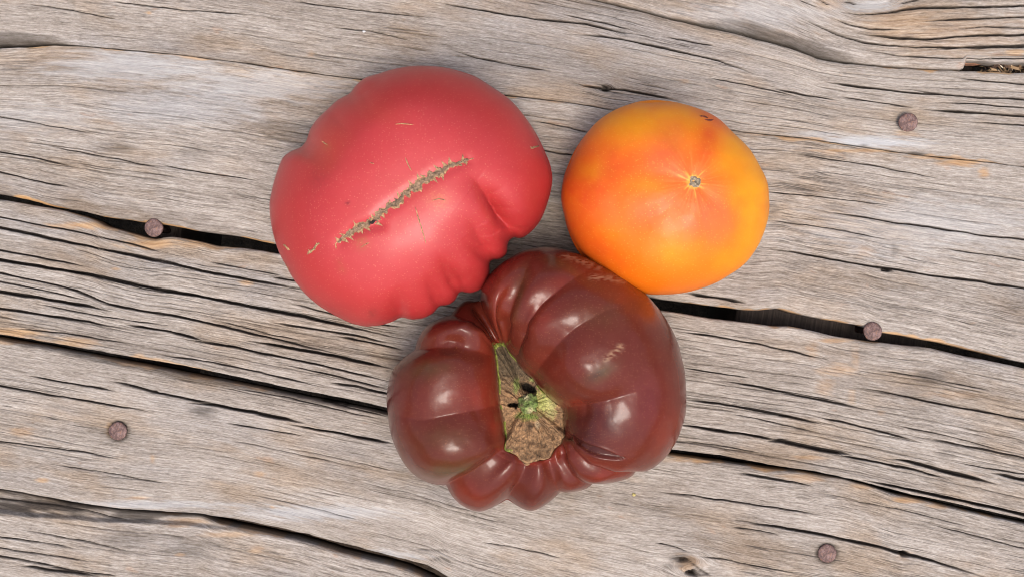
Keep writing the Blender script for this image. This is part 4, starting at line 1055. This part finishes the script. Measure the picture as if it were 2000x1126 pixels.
    rid = vnoise(an * 6, rr / 40., 261) + .7 * vnoise(an * 13, rr / 16., 262)
    zq += (.55 * rid + .5 * fbm(qx / 7., qy / 7., 263) + .35 * vnoise(an * 30, rr / 9., 270)) * sstep(0, .3, r2) * sstep(1.03, .9, r2)
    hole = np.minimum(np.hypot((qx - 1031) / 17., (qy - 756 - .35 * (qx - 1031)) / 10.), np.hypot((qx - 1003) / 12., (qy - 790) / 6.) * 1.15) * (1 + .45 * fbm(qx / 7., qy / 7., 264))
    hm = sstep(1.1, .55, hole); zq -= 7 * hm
    Q[..., 2] = zq * MM
    Q[..., :2] = world(qx, qy, Q[..., 2])[..., :2]
    brown = np.array([.30, .175, .085])
    cs = np.broadcast_to(brown, qx.shape + (3,)).copy() * (1 + .35 * rid * .6 + .3 * fbm(qx / 9., qy / 9., 265))[..., None]
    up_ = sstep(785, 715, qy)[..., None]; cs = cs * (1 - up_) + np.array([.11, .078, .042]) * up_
    def blot(bx, by, rx, ry, am, c):
        nonlocal cs
        m = am * sstep(1.3, .3, np.hypot((qx - bx) / rx, (qy - by) / ry) + .45 * fbm(qx / 6., qy / 6., 266)); cs = cs * (1 - m[..., None]) + np.array(c) * m[..., None]
    blot(1062, 785, 26, 26, .9, (.40, .43, .13)); blot(1075, 800, 12, 22, .6, (.50, .48, .2)); blot(1030, 812, 26, 8, .8, (.17, .30, .045)); blot(1008, 752, 8, 16, .7, (.16, .26, .05)); blot(1045, 740, 16, 6, .7, (.3, .38, .1))
    blot(1036, 832, 10, 7, .7, (.05, .033, .02)); blot(1050, 828, 5, 9, .6, (.5, .4, .25))
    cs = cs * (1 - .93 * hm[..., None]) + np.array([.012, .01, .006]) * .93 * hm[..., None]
    rimg = (r2 > .965) * (vnoise(an * 3, an * 0, 267) > .3); cs = np.where(rimg[..., None], np.array([.23, .27, .045]), cs)
    NR, NC = Q.shape[:2]
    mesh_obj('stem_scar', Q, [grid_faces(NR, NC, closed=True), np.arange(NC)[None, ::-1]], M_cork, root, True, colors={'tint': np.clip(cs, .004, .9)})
    # green remnant of the stem
    A = np.linspace(0, 2 * np.pi, 56, endpoint=False); el = np.linspace(-.9, np.pi / 2 - .02, 30)[::-1][:, None]
    lump = 1 + .20 * vnoise(np.cos(A) * 3 * np.cos(el) + 5, np.sin(A) * 3 * np.cos(el) + el * 2, 271) + .16 * vnoise(np.cos(A) * 7, np.sin(A) * 7 + el * 5, 272)
    hz = cen[2] + .0012
    cpos = world(np.array(1032.), np.array(787.), np.array(hz))
    rad = .0042
    S = np.stack([cpos[0] + rad * lump * np.cos(el) * np.cos(A), cpos[1] + rad * lump * np.cos(el) * np.sin(A) * 1.0, cpos[2] + .0034 * lump * np.sin(el)], -1)
    sx, sy = to_px(S)
    gc = np.broadcast_to(np.array([.17, .25, .065]), S.shape).copy() * (1 + .5 * vnoise(sx / 4., sy / 4., 273))[..., None]
    for (bx, by, r, c) in ((1027, 774, 6, (.55, .50, .30)), (1036, 801, 6, (.52, .46, .26)), (1018, 790, 5, (.09, .07, .03))):
        m = np.exp(-((sx - bx) ** 2 + (sy - by) ** 2) / r ** 2)[..., None]; gc = gc * (1 - m) + np.array(c) * m
    mesh_obj('stem_stub', S, [grid_faces(30, 56, closed=True, flip=True), np.arange(56)[None]], M_cork, root, True, colors={'tint': np.clip(gc, .01, .9)})
make_dark()

# ---------------------------------------------------------------- crumbs on the boards
def crumb(px, py, r, tint, label, seed):
    m = NT('crumb_' + str(seed)); 
    n = m.noise(m.n('TexCoord').outputs['Object'], 900, 3)
    m.set(Base_Color=m.mixc(n, C3(*[c * .7 for c in tint]), C3(*tint)), Roughness=.7)
    A = np.linspace(0, 2 * np.pi, 14, endpoint=False); el = np.linspace(-1.4, 1.4, 9)[::-1][:, None]
    l = 1 + .4 * vnoise(np.cos(A) * 2 + seed, np.sin(A) * 2 + el, seed)
    V = np.stack([r * l * np.cos(el) * np.cos(A), r * .7 * l * np.cos(el) * np.sin(A), r * .5 * l * np.sin(el) + 0 * A], -1)
    o = mesh_obj('crumb', V, [grid_faces(9, 14, closed=True, flip=True), np.arange(14)[None], np.arange(14)[None, ::-1] + 8 * 14], m.m)
    o.location = ((px - 1000) * PXM, -(py - 563) * PXM, -.0002 + r * .3)
    o['label'] = label; o['category'] = 'crumb'
crumb(1238, 965, .0010, (.62, .52, .20), 'tiny yellow crumb on the plank below the dark tomato', 601)
crumb(711, 62, .0008, (.85, .85, .85), 'tiny white speck on the top plank above the pink tomato', 602)

for o in bpy.data.objects:
    if '_loc' in o: del o['_loc']
